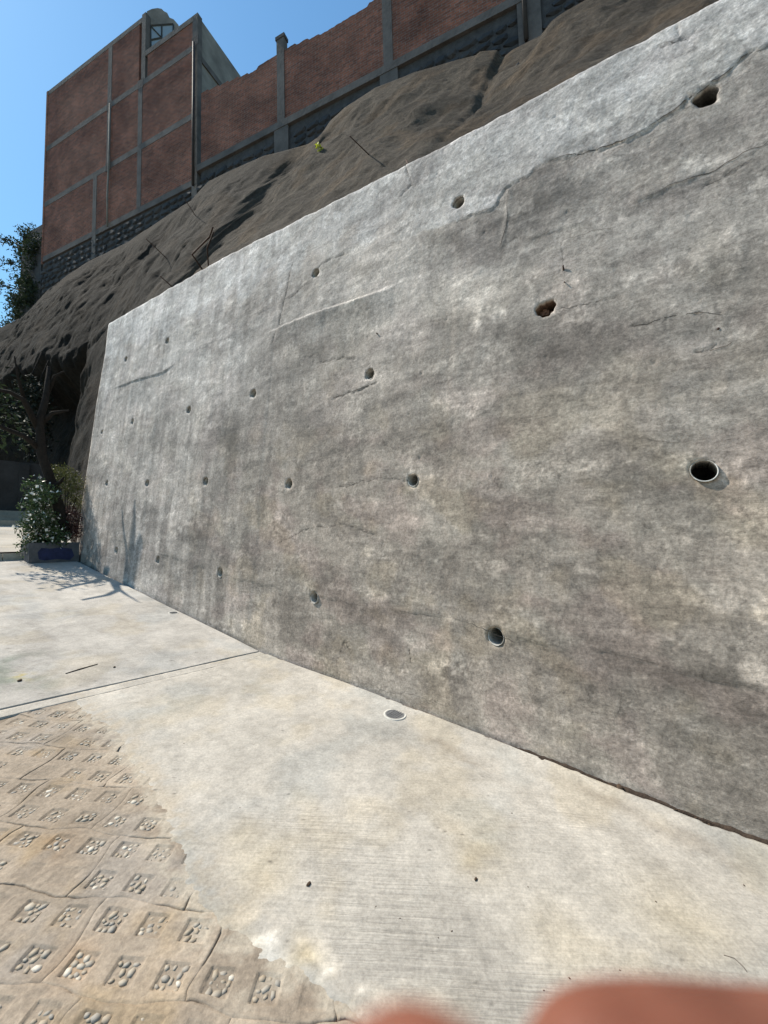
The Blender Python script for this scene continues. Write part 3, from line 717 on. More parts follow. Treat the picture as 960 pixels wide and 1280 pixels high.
Ug = np.repeat(wu_[:, None], nv, 1)
Vg = -0.12 + tt[None, :] * (wall_top(wu_)[:, None] + 0.12)
nu = len(wu_)
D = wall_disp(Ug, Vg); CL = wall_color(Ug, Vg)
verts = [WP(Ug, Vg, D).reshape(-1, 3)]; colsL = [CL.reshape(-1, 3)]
nverts = nu * nv
alive = np.ones((nu - 1, nv - 1), bool); extra = []; hole_rings = []
for (hu, hv, r_), q in zip(HOLES, HPIX):
    R_ = r_ + 0.03
    i0 = np.searchsorted(wu_, hu - R_) - 1; i1 = np.searchsorted(wu_, hu + R_)
    top = float(wall_top(hu)); jf = lambda v_: (v_ + 0.12) / (top + 0.12) * (nv - 1)
    j0 = int(math.floor(jf(hv - R_))); j1 = int(math.ceil(jf(hv + R_)))
    alive[i0:i1, j0:j1] = False
    loop = [(i, j0) for i in range(i0, i1)] + [(i1, j) for j in range(j0, j1)] + [(i, j1) for i in range(i1, i0, -1)] + [(i0, j) for j in range(j1, j0, -1)]
    n = len(loop); bu = np.array([Ug[i, j] for i, j in loop]); bv_ = np.array([Vg[i, j] for i, j in loop])
    ang = np.arctan2(bv_ - hv, bu - hu); seed = int(q[0])
    if q == (682, 386): rad = r_ * (1 + 0.12 * np.sin(2 * ang + 2.2) + 0.09 * np.sin(3 * ang + 0.5) + 0.05 * np.sin(9 * ang))
    elif q == (883, 121): rad = r_ * (1 + 0.10 * np.sin(3 * ang + 1) + 0.07 * np.sin(5 * ang))
    else: rad = r_ * (1 + 0.035 * np.sin(3 * ang + seed) + 0.03 * np.sin(5 * ang + seed * 2) + 0.02 * np.sin(11 * ang + seed))
    cu = hu + rad * np.cos(ang); cv = hv + rad * np.sin(ang)
    rings = [np.array([i * nv + j for i, j in loop])]
    for f_ in (0.45, 0.8, 1.0):
        uu = bu + (cu - bu) * f_; vv_ = bv_ + (cv - bv_) * f_
        dd = wall_disp(uu, vv_) - (0.006 if f_ == 1.0 else 0.0); cc_ = wall_color(uu, vv_) * (0.92 if f_ == 1.0 else 1)
        verts.append(WP(uu, vv_, dd)); colsL.append(cc_); rings.append(np.arange(nverts, nverts + n)); nverts += n
    # bore into the wall, horizontal
    base = WP(cu, cv, wall_disp(cu, cv) - 0.006)
    for dep in (0.03, 0.10, 0.34):
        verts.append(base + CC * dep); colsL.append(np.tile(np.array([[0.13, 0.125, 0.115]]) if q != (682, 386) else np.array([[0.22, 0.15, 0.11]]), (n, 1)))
        rings.append(np.arange(nverts, nverts + n)); nverts += n
    for a_, b_ in zip(rings[:-1], rings[1:]):
        extra.append(np.stack([a_, np.roll(a_, -1), np.roll(b_, -1), b_], -1)[:, ::-1])
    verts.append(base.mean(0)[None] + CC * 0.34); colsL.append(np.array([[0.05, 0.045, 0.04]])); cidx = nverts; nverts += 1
    lr = rings[-1]; tri = np.stack([lr, np.roll(lr, -1), np.full(n, cidx), np.full(n, cidx)], -1)
    hole_rings.append(tri)
gf = grid_faces(nu, nv).reshape(nu - 1, nv - 1, 4)[alive]
faces = [gf] + extra
fl = [list(map(int, f)) for f in np.concatenate(faces)] + [[int(x) for x in f[:3]] for t in hole_rings for f in t]
# top, far end and back of the wall
thick = 0.34
tb = [WP(wu_, wall_top(wu_) + 0.004 * fbm(wu_ * 5, 0 * wu_, 3, 161), -thick * 0.5 + 0 * wu_), WP(wu_, wall_top(wu_) - 0.02, -thick + 0 * wu_), WP(wu_, wall_top(wu_) - 1.0, -thick - 0.05 + 0 * wu_)]
prev = np.array([i * nv + nv - 1 for i in range(nu)])
for ring in tb:
    verts.append(ring); colsL.append(np.tile(np.array([[0.33, 0.33, 0.32]]), (nu, 1))); cur = np.arange(nverts, nverts + nu); nverts += nu
    for i in range(nu - 1): fl.append([int(prev[i]), int(cur[i]), int(cur[i + 1]), int(prev[i + 1])])
    prev = cur
ev = np.linspace(-0.12, wall_top(9.72), nv)
er = WP(np.full(nv, 9.72) + 0.006 * fbm(ev * 5, 0 * ev, 3, 163), ev, -thick + 0 * ev); verts.append(er); colsL.append(wall_color(np.full(nv, 9.72), ev)); cur = np.arange(nverts, nverts + nv); nverts += nv
for j in range(nv - 1):
    a_ = (nu - 1) * nv + j; fl.append([int(cur[j]), int(cur[j + 1]), a_ + 1, a_][::-1])
wroot = empty('retaining_wall', P(4.0, C0, 0))
tag(wroot, 'long battered grey concrete retaining wall with rows of weep holes', 'retaining wall')
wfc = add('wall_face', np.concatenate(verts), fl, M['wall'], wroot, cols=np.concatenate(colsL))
allv = np.concatenate(verts); ru_ = allv @ WH; rv_ = (allv[:, 2] - SL * ru_) / math.cos(BAT)
a = wfc.data.attributes.new('Rough', 'FLOAT', 'POINT'); a.data.foreach_set('value', wall_rough(ru_, rv_))
# PVC sleeves of the weep holes
for (hu, hv, r_), q in zip(HOLES, HPIX):
    if q in ((682, 386), (883, 121)): continue
    vs_, fs_ = [], []; k = 28; rnd = random.Random(q[0] * 3 + q[1])
    big = q == (880, 588)
    ro = r_ * (1.03 if big else 0.97); ri = ro - (0.0055 if big else 0.004)
    p0 = WP(hu, hv, float(wall_disp(np.array(hu), np.array(hv + 0.2)))) 
    tilt = rnd.uniform(-0.004, 0.004); proud = 0.002 if big else rnd.uniform(-0.016, -0.006)
    if q in ((618, 796), (393, 747), (275, 716)): proud = -0.002
    prof = [(ro, 0.05), (ro, 0.0), (ri, 0.0), (ri, 0.06), (ri, 0.33)]
    for (rr, dp) in prof:
        for j in range(k):
            a_ = 2 * math.pi * j / k
            # the sleeve is cut square, the wall leans back: the lower lip stands out
            off = -proud + dp + (0.008 if big else 0.006) * (math.cos(a_ - 0.95) + 0.35) * 1.4
            vs_.append(p0 + WH * (rr * math.cos(a_)) * 1.0 + Z * (rr * math.sin(a_)) + CC * (off + 0.10 * rr * math.sin(a_) + tilt * math.cos(a_)) + Z * SL * rr * math.cos(a_))
    for i in range(len(prof) - 1):
        for j in range(k): fs_.append([i * k + j, i * k + (j + 1) % k, (i + 1) * k + (j + 1) % k, (i + 1) * k + j])
    o = add('weep_pipe', np.array(vs_), fs_, M['pvc'], wroot)
    o.data.materials.append(M['pvc_in'])
    for pi, p_ in enumerate(o.data.polygons):
        aa = 2 * math.pi * (pi % k + 0.5) / k
        white = math.cos(aa - (4.1 if big else 5.2)) > (0.05 if big else 0.55)
        p_.material_index = 0 if (pi < 2 * k and white) else 1
    if big: o['label'] = 'white pipe lip standing proud of the wall'
# clay and rubble in the broken-out hole
hu, hv = w_uv(682, 386)
vs_, fs_ = [], []
mbk = MB()
for t in range(16):
    r = random.Random(t + 40); a_ = r.uniform(0, 6.28); rr = r.uniform(0.005, 0.045)
    p = WP(hu + rr * math.cos(a_), hv + rr * math.sin(a_), -0.075 - r.uniform(0, 0.05))
    s = r.uniform(0.014, 0.03); ax = [np.array([r.uniform(-1, 1) for _ in range(3)]) for _ in range(3)]
    mbk.quadbox(p - s / 2, WH * s + ax[0] * s * .3, CC * s + ax[1] * s * .3, Z * s + ax[2] * s * .3)
o = mbk.build('broken_clay', M['chip'], wroot); o['label'] = 'reddish broken clay inside the chipped weep hole'
M['crack'] = simple('dirt_filled_crack', (0.055, 0.05, 0.045), 1.0, 0.3, 60, 0.2, 0.001)
def crack(pl, w0, seed, skip=0.35, lab=None):
    r = random.Random(seed); pts = []
    for (a_, b_) in zip(pl[:-1], pl[1:]):
        L_ = math.hypot(b_[0] - a_[0], b_[1] - a_[1]); n = max(2, int(L_ / 0.018))
        for t in range(n): f_ = t / n; pts.append((a_[0] + (b_[0] - a_[0]) * f_, a_[1] + (b_[1] - a_[1]) * f_))
    pts.append(pl[-1]); pu = np.array([p_[0] for p_ in pts]); pv = np.array([p_[1] for p_ in pts])
    t = np.arange(len(pts)) * 0.018
    pu = pu + 0.012 * fbm(t * 6, 0 * t, 3, seed) ; pv = pv + 0.020 * fbm(t * 5, 0 * t + 3.3, 4, seed + 5, 0.65)
    gate = fbm(t * 2.3, 0 * t + 7.7, 3, seed + 9); wd = w0 * np.clip(0.35 + 1.1 * (gate + skip), 0.0, 1.7) * (0.6 + 0.5 * np.abs(fbm(t * 14, 0 * t, 2, seed + 2)))
    wd[0] = wd[-1] = 0.0003
    dd = wall_disp(pu, pv) + 0.0016
    tu = np.gradient(pu); tv = np.gradient(pv); tl = np.hypot(tu, tv) + 1e-9; nu_, nv_ = -tv / tl, tu / tl
    A_ = WP(pu + nu_ * wd / 2, pv + nv_ * wd / 2, dd); B_ = WP(pu - nu_ * wd / 2, pv - nv_ * wd / 2, dd)
    V_ = np.stack([A_, B_], 1).reshape(-1, 3); F_ = [[2 * i, 2 * i + 1, 2 * i + 3, 2 * i + 2] for i in range(len(pts) - 1) if wd[i] + wd[i + 1] > 0.0008]
    if F_: add('crack', V_, F_, M['crack'], wroot)
for k, (pl, wd, dp) in enumerate(CRACKS): crack(pl, wd * 0.8, 500 + k)
crack(E_BAND, 0.009, 540, 0.12); crack(E_TWO, 0.005, 541, 0.1); crack(E_FOLD, 0.005, 542, 0.3); crack(E_POUR, 0.0035, 543, 0.0); crack(E_FAR, 0.004, 544, 0.3)
for k, pp_ in enumerate([((520, 392), (560, 386), (600, 360)), ((700, 300), (760, 285), (800, 282)), ((760, 560), (800, 548), (850, 552)), ((600, 660), (680, 650), (720, 662)), ((800, 470), (870, 460), (930, 462)), ((655, 830), (660, 870), (652, 905)), ((780, 850), (770, 900)), ((700, 60), (740, 55), (790, 40)), ((790, 98), (830, 80), (868, 52)), ((560, 175), (600, 160), (640, 150)), ((430, 300), (470, 280), (500, 262)), ((230, 430), (250, 415), (275, 400)), ((880, 330), (930, 322), (960, 315)), ((540, 480), (580, 470)), ((640, 250), (660, 262), (690, 268)), ((505, 330), (501, 300), (508, 275)), ((760, 215), (800, 205), (840, 198)), ((590, 690), (640, 700), (700, 705)), ((470, 860), (520, 870), (560, 885))]):
    crack(poly(*pp_), 0.0022, 560 + k, 0.05)
# tie wires and steel stubs left in the wall
def stub(px, top, length, rad, name, label, mat, bend=0.0, grp=None, dirv=None):
    u, v = w_uv(*px); p = WP(u, v, -0.03)
    dv = dirv if dirv is not None else (-CC + Z * 0.2)
    pts = [p + dv * length * t + Z * bend * t * t for t in np.linspace(0, 1, 5)]
    o = MB().tube(pts, rad, 7).build(name, mat, wroot, smooth=True); o['label'] = label
    return o
stub((705, 343), 0, 0.05, 0.006, 'tie_stub', 'bent tie stub sticking out above the chipped hole', M['rust'], 0.02, dirv=(-CC * 0.9 + Z * 0.9))
stub((707, 352), 0, 0.055, 0.004, 'tie_stub', 'short tie stub just under the bent one', M['rust'], -0.01, dirv=(-CC + WH * 0.1))
stub((471, 417), 0, 0.035, 0.006, 'tie_stub', 'small tie stub in the middle upper wall', M['rust'], 0.0)
stub((898, 411), 0, 0.03, 0.007, 'tie_stub', 'small tie stub at the right of the wall', M['rust'], 0.0)

# ================================================================== EARTH SLOPE AND HOUSES ABOVE
FA = RAD(-66.5)
FD = np.array([math.sin(FA), math.cos(FA), 0]); FN = np.array([-FD[1], FD[0], 0])   # along the facades (away), and outward
RC = ray(243, 237); RC = CAM + RC * 15.1 / RC[1]
def fh(x, y, off=0.0):
    p = hit(x, y, RC + FN * off, FN); return float((p - RC) @ FD), float(p[2] - RC[2])
def FP(s, h, out=0.0): return RC + FD * s + FN * out + Z * h
CL_PIX = [(0, 410), (30, 395), (60, 362), (85, 343), (110, 327), (160, 302), (200, 276), (240, 250), (252, 236), (262, 226), (330, 195), (385, 180), (400, 170), (412, 152), (430, 135), (470, 110), (520, 90), (560, 78), (594, 69), (600, 64), (622, 62), (628, 72), (640, 62), (676, 44), (690, 26), (705, 16), (730, 2)]
CT = sorted([fh(x, y, 0.35) for x, y in CL_PIX])
cts = np.array([a_ for a_, _ in CT]); cth = np.array([b_ for _, b_ in CT])
u_of_s = lambda s: RC @ WH + s * (FD @ WH) + 0.35 * (FN @ WH)
cl_u = np.concatenate([np.arange(-9, -3, 0.25), np.arange(-3, 26, 0.06), np.arange(26, 50, 0.5)]); ntv = 150
cl_t = np.linspace(0, 1, ntv) ** 0.9
U, T = np.meshgrid(cl_u, cl_t, indexing='ij')
s_ = (U - u_of_s(0)) / (FD @ WH)
lead = 0.9 * (1 - sst(12, 16, U)) * 0   # (no skew)
top_h = np.interp(s_, cts, cth, left=cth[0] - 0.0, right=cth[-1])
top_h = np.where(s_ > cts[-1], cth[-1] - 0.16 * (s_ - cts[-1]), top_h)
TOPP = RC + FD * s_[..., None] + FN * 0.35 + Z * top_h[..., None]
inw = sst(10.15, 9.55, U)
botz_w = SL * U + wall_top(U) * math.cos(BAT) - 0.22; botc_w = C0 + wall_top(U) * math.sin(BAT) + 0.30
botz_g = gz(U) - 0.3; botc_g = 3.0 + 0.5 * sst(10, 13, U)
bz = botz_w * inw + botz_g * (1 - inw); bc = botc_w * inw + botc_g * (1 - inw)
BOT = U[..., None] * WH + bc[..., None] * CC + bz[..., None] * Z
pf = T + 0.10 * np.sin(math.pi * T) * (1 - inw) * -1
Pn = BOT * (1 - T)[..., None] + TOPP * T[..., None]
# profile: steep at the foot left of the wall, leaning back above
sag = np.sin(math.pi * T)
Pn = Pn + CC * (0.25 * sag * inw)[..., None] + CC * (-1.0 * np.sin(math.pi * T ** 0.8) * (1 - inw))[..., None]
env = sst(0.0, 0.08, T) * (0.12 + 0.88 * sst(1.0, 0.86, T))
L = T * 10.0
e1 = fbm(U * 0.35, L * 0.35, 4, 201); e2 = fbm(U * 1.0 + L * 0.55, L * 0.5 - U * 0.25, 5, 202, 0.55); e3 = 1 - np.abs(fbm(U * 1.3 + L * 0.75, L * 0.35 - U * 0.2, 4, 203)) 
e4 = fbm(U * 3.5 + L * 1.5, L * 2.2, 5, 204, 0.6)
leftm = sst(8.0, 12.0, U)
disp = 0.20 * e1 + 0.04 * e2 * (0.6 + 0.5 * leftm) + 0.04 * (e3 - 0.7) * (0.1 + leftm) + 0.022 * e4
scoop = sst(0.25, 0.5, fbm(U * 0.9, L * 1.2, 3, 205)); disp = disp - 0.045 * scoop * (0.5 + 0.5 * leftm)
# undercut hollow at the left
cav = np.exp(-(((U - 19.5) / 4.2) ** 4)) * sst(0.06, 0.12, T) * sst(0.50, 0.42, T + 0.03 * e2)
cav2 = np.exp(-(((U - 14.6) / 1.0) ** 2)) * sst(0.05, 0.12, T) * sst(0.40, 0.30, T + 0.03 * e2)
disp = disp - 1.8 * cav - 0.5 * cav2
ON = -CC * 0.8 + Z * 0.45
Pn = Pn + ON * (disp * env)[..., None]
n1 = fbm(U * 0.5, L * 0.5, 4, 211); n2 = fbm(U * 2 + L, L * 1.5, 5, 212)
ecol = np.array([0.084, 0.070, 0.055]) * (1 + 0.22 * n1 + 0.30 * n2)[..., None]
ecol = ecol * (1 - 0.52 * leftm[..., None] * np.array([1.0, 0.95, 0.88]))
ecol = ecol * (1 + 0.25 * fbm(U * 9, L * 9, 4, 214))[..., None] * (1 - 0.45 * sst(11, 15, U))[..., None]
br_ = sst(0.1, 0.5, fbm(U * 0.8, L * 0.8, 3, 213)); ecol = ecol * (1 + br_[..., None] * np.array([0.12, 0.02, -0.08]))
# plateau behind the crest
back = 40
PB = np.concatenate([Pn, (Pn[:, -1:] - FN * 0.7 - Z * 0.12), (Pn[:, -1:] - FN * 60 + Z * 1.0)], 1); EC = np.concatenate([ecol, ecol[:, -1:], ecol[:, -1:]], 1)
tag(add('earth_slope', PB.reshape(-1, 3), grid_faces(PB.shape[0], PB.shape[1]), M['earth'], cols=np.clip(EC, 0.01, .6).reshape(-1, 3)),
    'dark cut earth slope between the concrete wall and the houses above', kind='structure')

BRK = brick_mat('red_brick', math.atan2(FD[1], FD[0]))
def fbox(mb, s0, s1, h0, h1, o0, o1):
    return mb.quadbox(FP(s0, h0, o0), FD * (s1 - s0), Z * (h1 - h0), FN * (o1 - o0))
# --- tall brick building
bl = tag(empty('brick_building', FP(5, 0.3)), 'unfinished red brick building with grey concrete frame on the hilltop', 'building')
SA, SB, SM = -0.12, 10.35, 2.95
bays = [5.33, 3.24]
fl_h = [0.32, 3.16, 6.12]
def panel(s0, s1, h0, h1): fbox(MB(), s0, s1, h0, h1, -0.16, 0.0).build('brick_panel', BRK, bl)
cw = 0.13
for k, (h0, h1) in enumerate(((0.45, 3.03), (3.29, 5.99), (6.25, 9.05))):
    xs = [SB - 0.12] + ([6.25] if k == 0 else [5.33]) + [3.24] + [0.12]
    for a_, b_ in zip(xs[:-1], xs[1:]):
        hh = h1 if not (k == 2 and a_ < 3.5) else 7.28
        if k == 2 and a_ < 3.5: panel(b_, SM - cw, h0, hh)
        else: panel(b_ + cw if b_ > 0.2 else b_, a_ - cw if a_ < 10 else a_, h0, hh)
def beam(s0, s1, h, w_=0.13, out=0.012): fbox(MB(), s0, s1, h - w_, h + w_, -0.2, out).build('beam', M['beam'], bl)
for h in fl_h: beam(0.12, SB - 0.13, h)
beam(SM + 0.02, SB - 0.13, 9.17, 0.12, 0.011)
fbox(MB(), 0.12, SM - 0.02, 7.28, 7.52, -0.18, 0.024).build('parapet_cap', M['beam'], bl)
def column(s, h0, h1, w_=0.13, out=0.016): fbox(MB(), s - w_, s + w_, h0, h1, -0.21, out).build('column', M['beam'], bl)
column(6.24, -0.9, 3.03); column(5.33, 3.29, 5.99); column(5.33, 6.25, 9.05); column(3.24, 0.45, 3.03); column(3.24, 3.29, 5.99); column(3.08, 6.25, 9.4, 0.12)
column(0.0, -0.6, 7.54, 0.14); fbox(MB(), SB - 0.13, SB, 0.1, 9.3, -0.25, 0.02).build('corner_edge', BRK, bl)
for (s, h) in ((5.33, 6.12), (5.33, 3.16), (3.24, 6.12), (0.0, 6.35)):
    fbox(MB(), s - 0.17, s + 0.17, h - 0.2, h + 0.2, 0.0, 0.02).build('joint_patch', M['mortar'], bl)
# return walls and roof
fbox(MB(), SA + 0.02, SA + 0.18, -0.6, 7.5, -9.0, -0.22).build('side_wall', M['stucco'], bl)
fbox(MB(), SA - 0.03, SA + 0.03, 5.6, 5.85, -9.0, -0.2).build('side_beam', M['beam'], bl)
fbox(MB(), SB - 0.15, SB - 0.01, -0.5, 9.2, -9.0, -0.27).build('side_wall', BRK, bl)
# the taller block's return wall with the broken top and a window
RD = np.array([math.sin(RAD(82)), math.cos(RAD(82)), 0]); RN = np.array([RD[1], -RD[0], 0]); RO_ = FP(SM, 8, -0.25)
def rp(x, y, off=0.0): return hit(x, y, RO_ + RN * off, RN)
prof = [(183.5, 80), (183.5, 14), (190, 11), (197, 10), (202, 11), (205, 14), (209, 16), (212, 22), (217, 24), (223, 31), (225, 40), (225, 80)]
mb = MB(); n = len(prof)
for off in (0.0, -0.15):
    for (x, y) in prof: mb.v.append(rp(x, y) + RN * off)
mb.f.append(list(range(n))); mb.f.append(list(range(n, 2 * n))[::-1])
for i in range(n): mb.f.append([i, n + i, n + (i + 1) % n, (i + 1) % n])
mb.build('return_wall', M['stucco'], bl)
wf = MB()
for a_, b_ in (((188, 32), (216.5, 30)), ((188, 32), (188.5, 66)), ((216.5, 30), (216.5, 60)), ((202, 31), (202, 60)), ((188, 50), (202, 47)), ((189, 33), (201, 46))):
    wf.tube([rp(*a_, 0.03), rp(*b_, 0.03)], 0.032, 4)
wfo = wf.build('window', M['frame'], bl)
mb = MB()
for off in (0.004, 0.012):
    for (x, y) in ((188, 32), (216.5, 30), (216.5, 60), (188, 66)): mb.v.append(rp(x, y) + RN * off)
mb.f = [[0, 1, 2, 3], [7, 6, 5, 4], [0, 4, 5, 1], [1, 5, 6, 2], [2, 6, 7, 3], [3, 7, 4, 0]]
mb.build('pane', M['glass'], wfo)
fbox(MB(), SM + 0.01, SB - 0.16, 9.0, 9.12, -9.0, -0.3).build('roof', M['beam'], bl)
fbox(MB(), SA + 0.2, SM - 0.2, 6.2, 6.35, -9.0, -0.3).build('terrace_floor', M['beam'], bl)
MB().tube([FP(5.16, 6.05, 0.09), FP(5.16, 3.0, 0.09), FP(5.2, 1.6, 0.1), FP(5.14, 0.2, 0.10)], 0.04, 8).build('white_downpipe', M['stucco'], bl, True)
MB().tube([FP(-0.02, 6.2, 0.09), FP(-0.02, 0.1, 0.09)], 0.05, 8).build('dark_downpipe', M['pipe_dark'], bl, True)
# --- brick boundary wall running on from the building
bw = tag(empty('brick_boundary_wall', FP(-6, 0.8)), 'long red brick boundary wall with grey columns above the slope', 'brick wall')
TOPW = [(-0.5, 3.95), (-1.53, 3.78), (-2.78, 3.56), (-3.82, 3.59), (-4.6, 3.62), (-5.85, 3.40), (-7.08, 3.32), (-7.81, 3.42), (-8.3, 3.5), (-12.5, 3.7), (-19, 3.9)]
cols_s = [-0.18, -4.2, -8.32, -12.45, -16.6, -20.5]
tx = np.array([a_ for a_, _ in TOPW][::-1]); th = np.array([b_ for _, b_ in TOPW][::-1])
for a_, b_ in zip(cols_s[:-1], cols_s[1:]):
    s0, s1 = a_ - 0.16, b_ + 0.16
    ss = np.linspace(s0, s1, 44); mb = MB(); n = len(ss)
    hh = np.interp(ss, tx, th)
    # courses step along the broken top edge
    hh = np.floor(hh / 0.085) * 0.085 + 0.03 * np.array([random.random() for _ in ss])
    for out in (0.0, -0.15):
        for s, h in zip(ss, hh): mb.v.append(FP(s, 0.92, out))
        for s, h in zip(ss, hh): mb.v.append(FP(s, h, out))
    for i in range(n - 1):
        mb.f += [[i, i + 1, n + i + 1, n + i], [2 * n + i + 1, 2 * n + i, 3 * n + i, 3 * n + i + 1], [n + i, n + i + 1, 3 * n + i + 1, 3 * n + i]]
    mb.build('brick_panel', BRK, bw)
for k, s in enumerate(cols_s[1:]):
    h1 = 4.15 if k == 0 else float(np.interp(s, tx, th)) + 0.05
    mb = MB(); fbox(mb, s - 0.16, s + 0.16, 0.92, h1, -0.18, 0.03); mb.build('column', M['beam'], bw)
    if k == 0: fbox(MB(), s - 0.19, s + 0.20, h1 - 0.06, h1 + 0.07, -0.2, 0.05).build('column_cap', M['mortar'], bw)
fbox(MB(), -21, -0.16, 0.66, 0.92, -0.2, 0.045).build('foundation_beam', M['beam'], bw)
MB().tube([FP(-12.35, 3.4, 0.1), FP(-12.35, -0.6, 0.1)], 0.06, 8).build('dark_downpipe', M['pipe_dark'], bw, True)
# --- dark stone foundation
sf = tag(empty('stone_foundation', FP(-6, -0.5)), 'dark volcanic stone foundation wall under the brickwork', 'stone wall')
fbox(MB(), -21, SB - 0.02, -3.5, 0.16, -0.4, -0.05).build('mortar', M['mortar'], sf)
fbox(MB(), -21, -0.3, 0.16, 0.655, -0.4, -0.05).build('mortar', M['mortar'], sf)
for s in (-4.2, -8.32, -12.45): fbox(MB(), s - 0.3, s + 0.3, -0.8, 0.655, -0.04, 0.03).build('pier', M['beam'], sf)
def stone_proto(seed):
    bm = bmesh.new(); bmesh.ops.create_icosphere(bm, subdivisions=1, radius=0.5); r = random.Random(seed)
    for v_ in bm.verts:
        c_ = v_.co; m_ = max(abs(c_.x), abs(c_.y), abs(c_.z)); k = 0.45 * 0.5 / m_ + 0.55
        v_.co = Vector((c_.x * k, c_.y * k, c_.z * k)) * (1 + 0.14 * r.uniform(-1, 1))
    me = bpy.data.meshes.new('stone'); bm.to_mesh(me); bm.free(); me.materials.append(M['stone']); return me
sps = [stone_proto(k) for k in range(8)]
rnd = random.Random(3); cnt = 0
BASIS = Matrix(((FD[0], FN[0], 0), (FD[1], FN[1], 0), (0, 0, 1)))
row = 0; h = 0.50
while h > -2.4:
    s = -14.2 + rnd.uniform(0, 0.2)
    while s < SB - 0.2:
        w_ = rnd.uniform(0.28, 0.62); sc = s + w_ / 2; ct = np.interp(sc, cts, cth)
        topok = 0.5 if sc < -0.3 else 0.08
        if h < topok and h > ct - 0.22 and cnt < 300 and not any(abs(sc - q) < 0.40 for q in (-4.2, -8.32, -12.45)):
            o = bpy.data.objects.new('stone', sps[rnd.randrange(8)]); COL.objects.link(o)
            hh = rnd.uniform(0.20, 0.31)
            mw = Matrix.Translation(Vector(tuple(FP(sc, h + rnd.uniform(-.03, .03), -0.05)))) @ BASIS.to_4x4() @ Matrix.Rotation(rnd.uniform(-.18, .18), 4, 'Y') @ Matrix.Diagonal((w_ * 0.97, 0.16, hh, 1))
            o.parent = sf; o.matrix_parent_inverse = sf.matrix_world.inverted(); o.matrix_basis = mw; cnt += 1
        s += w_
    h -= 0.27; row += 1
print('stones', cnt)

# --- leaves
def leaf_cloud(name, centers, radii, n, size, mat, parent=None, seed=0, flat=0.0, shape=0.45, shell=0.5):
    """many little folded leaves scattered through a set of ellipsoids"""
    r = np.random.default_rng(seed)
    ci = r.integers(0, len(centers), n); cen = np.array(centers)[ci]; rad = np.array(radii)[ci]
    if rad.ndim == 1: rad = np.repeat(rad[:, None], 3, 1)
    dirs = r.normal(size=(n, 3)); dirs /= np.linalg.norm(dirs, axis=1)[:, None]
    rr = r.uniform(0, 1, n) ** shell
    p = cen + dirs * rad * rr[:, None]
    a = r.normal(size=(n, 3)); a[:, 2] *= (1 - flat); a /= np.linalg.norm(a, axis=1)[:, None]
    b = np.cross(a, r.normal(size=(n, 3))); b /= np.linalg.norm(b, axis=1)[:, None]; nn = np.cross(a, b)
    sz = size * r.uniform(0.6, 1.3, n)[:, None]; w_ = shape
    v0 = p; v1 = p + a * sz * 0.5 + b * sz * w_ * 0.5 + nn * sz * 0.12; v2 = p + a * sz; v3 = p + a * sz * 0.5 - b * sz * w_ * 0.5 + nn * sz * 0.12
    V = np.stack([v0, v1, v2, v3], 1).reshape(-1, 3); i = np.arange(n) * 4
    Fq = np.concatenate([np.stack([i, i + 1, i + 2], 1), np.stack([i, i + 2, i + 3], 1)])
    return add(name, V, Fq, mat, parent, smooth=False)

# --- ivy-grown pier left of the building and the tree behind it
pr_ = tag(empty('ivy_covered_pier', FP(11.4, -2.2)), 'dark ivy-covered masonry pier at the left corner of the brick building', 'pier')
fbox(MB(), 10.55, 12.35, -4.0, 2.35, -1.2, -0.1).build('masonry', M['mortar'], pr_)
cen = [FP(random.uniform(10.7, 12.5), random.uniform(-2.8, 2.6), random.uniform(-0.2, 0.12)) for _ in range(34)]
leaf_cloud('ivy', cen, [random.uniform(0.25, 0.5) for _ in cen], 5200, 0.13, M['leaf_dark'], pr_, 5)
bt = tag(empty('hilltop_tree', FP(14.6, -3, -1)), 'thin-leaved tree against the sky at the left edge', 'tree')
mb = MB(); mb.tube([FP(14.6, -4, -1), FP(14.4, -1, -1), FP(14.2, 2, -1.0), FP(13.8, 4, -1)], [0.16, 0.13, 0.08, 0.03], 8, jit=0.08); mb.build('trunk', M['bark'], bt, True)
mb = MB(); tips = []
for k in range(20):
    h = random.uniform(-2.2, 3.2); p0 = FP(14.4 - 0.05 * h, h, -1); dv = FD * random.uniform(-1.0, 1.0) + FN * random.uniform(-.6, .6) + Z * random.uniform(0.1, 0.9)
    L_ = random.uniform(0.8, 1.9); p1 = p0 + dv * L_ * 0.5 + Z * 0.1; p2 = p0 + dv * L_ - Z * 0.15
    mb.tube([p0, p1, p2], [0.04, 0.025, 0.01], 6); tips += [p1, p2, (p1 + p2) / 2]
mb.build('branch', M['bark'], bt, True)
leaf_cloud('crown', tips, [random.uniform(0.22, 0.5) for _ in tips], 2300, 0.17, M['leaf_dark'], bt, 6)

# --- sprig of yellow-green weed on the foundation, wires and roots in the slope
def at_slope(x, y):
    """first point of the slope surface along the line of sight"""
    d_ = ray(x, y); best = None
    pts = Pn.reshape(-1, 3) - CAM; t = pts @ d_; off = np.linalg.norm(pts - t[:, None] * d_, axis=1) / np.maximum(t, 1)
    cand = np.where((t > 1) & (off < 0.012))[0]
    if len(cand) == 0: cand = np.array([off.argmin()])
    k = cand[t[cand].argmin()]; return Pn.reshape(-1, 3)[k]
p = at_slope(394, 180)
w_ = tag(empty('weed_sprig', p), 'small yellow-green weed at the foot of the stone foundation', 'weed')
MB().tube([p, p + Z * 0.12 + FD * 0.03, p + Z * 0.2 - FD * 0.03], [0.012, 0.01, 0.006], 5).build('stem', M['leaf_yellow'], w_)
leaf_cloud('leaves', [p + Z * 0.14, p + Z * 0.2 + FD * 0.05, p + Z * 0.1 - FD * 0.05], [0.07, 0.05, 0.05], 26, 0.10, M['leaf_yellow'], w_, 8)
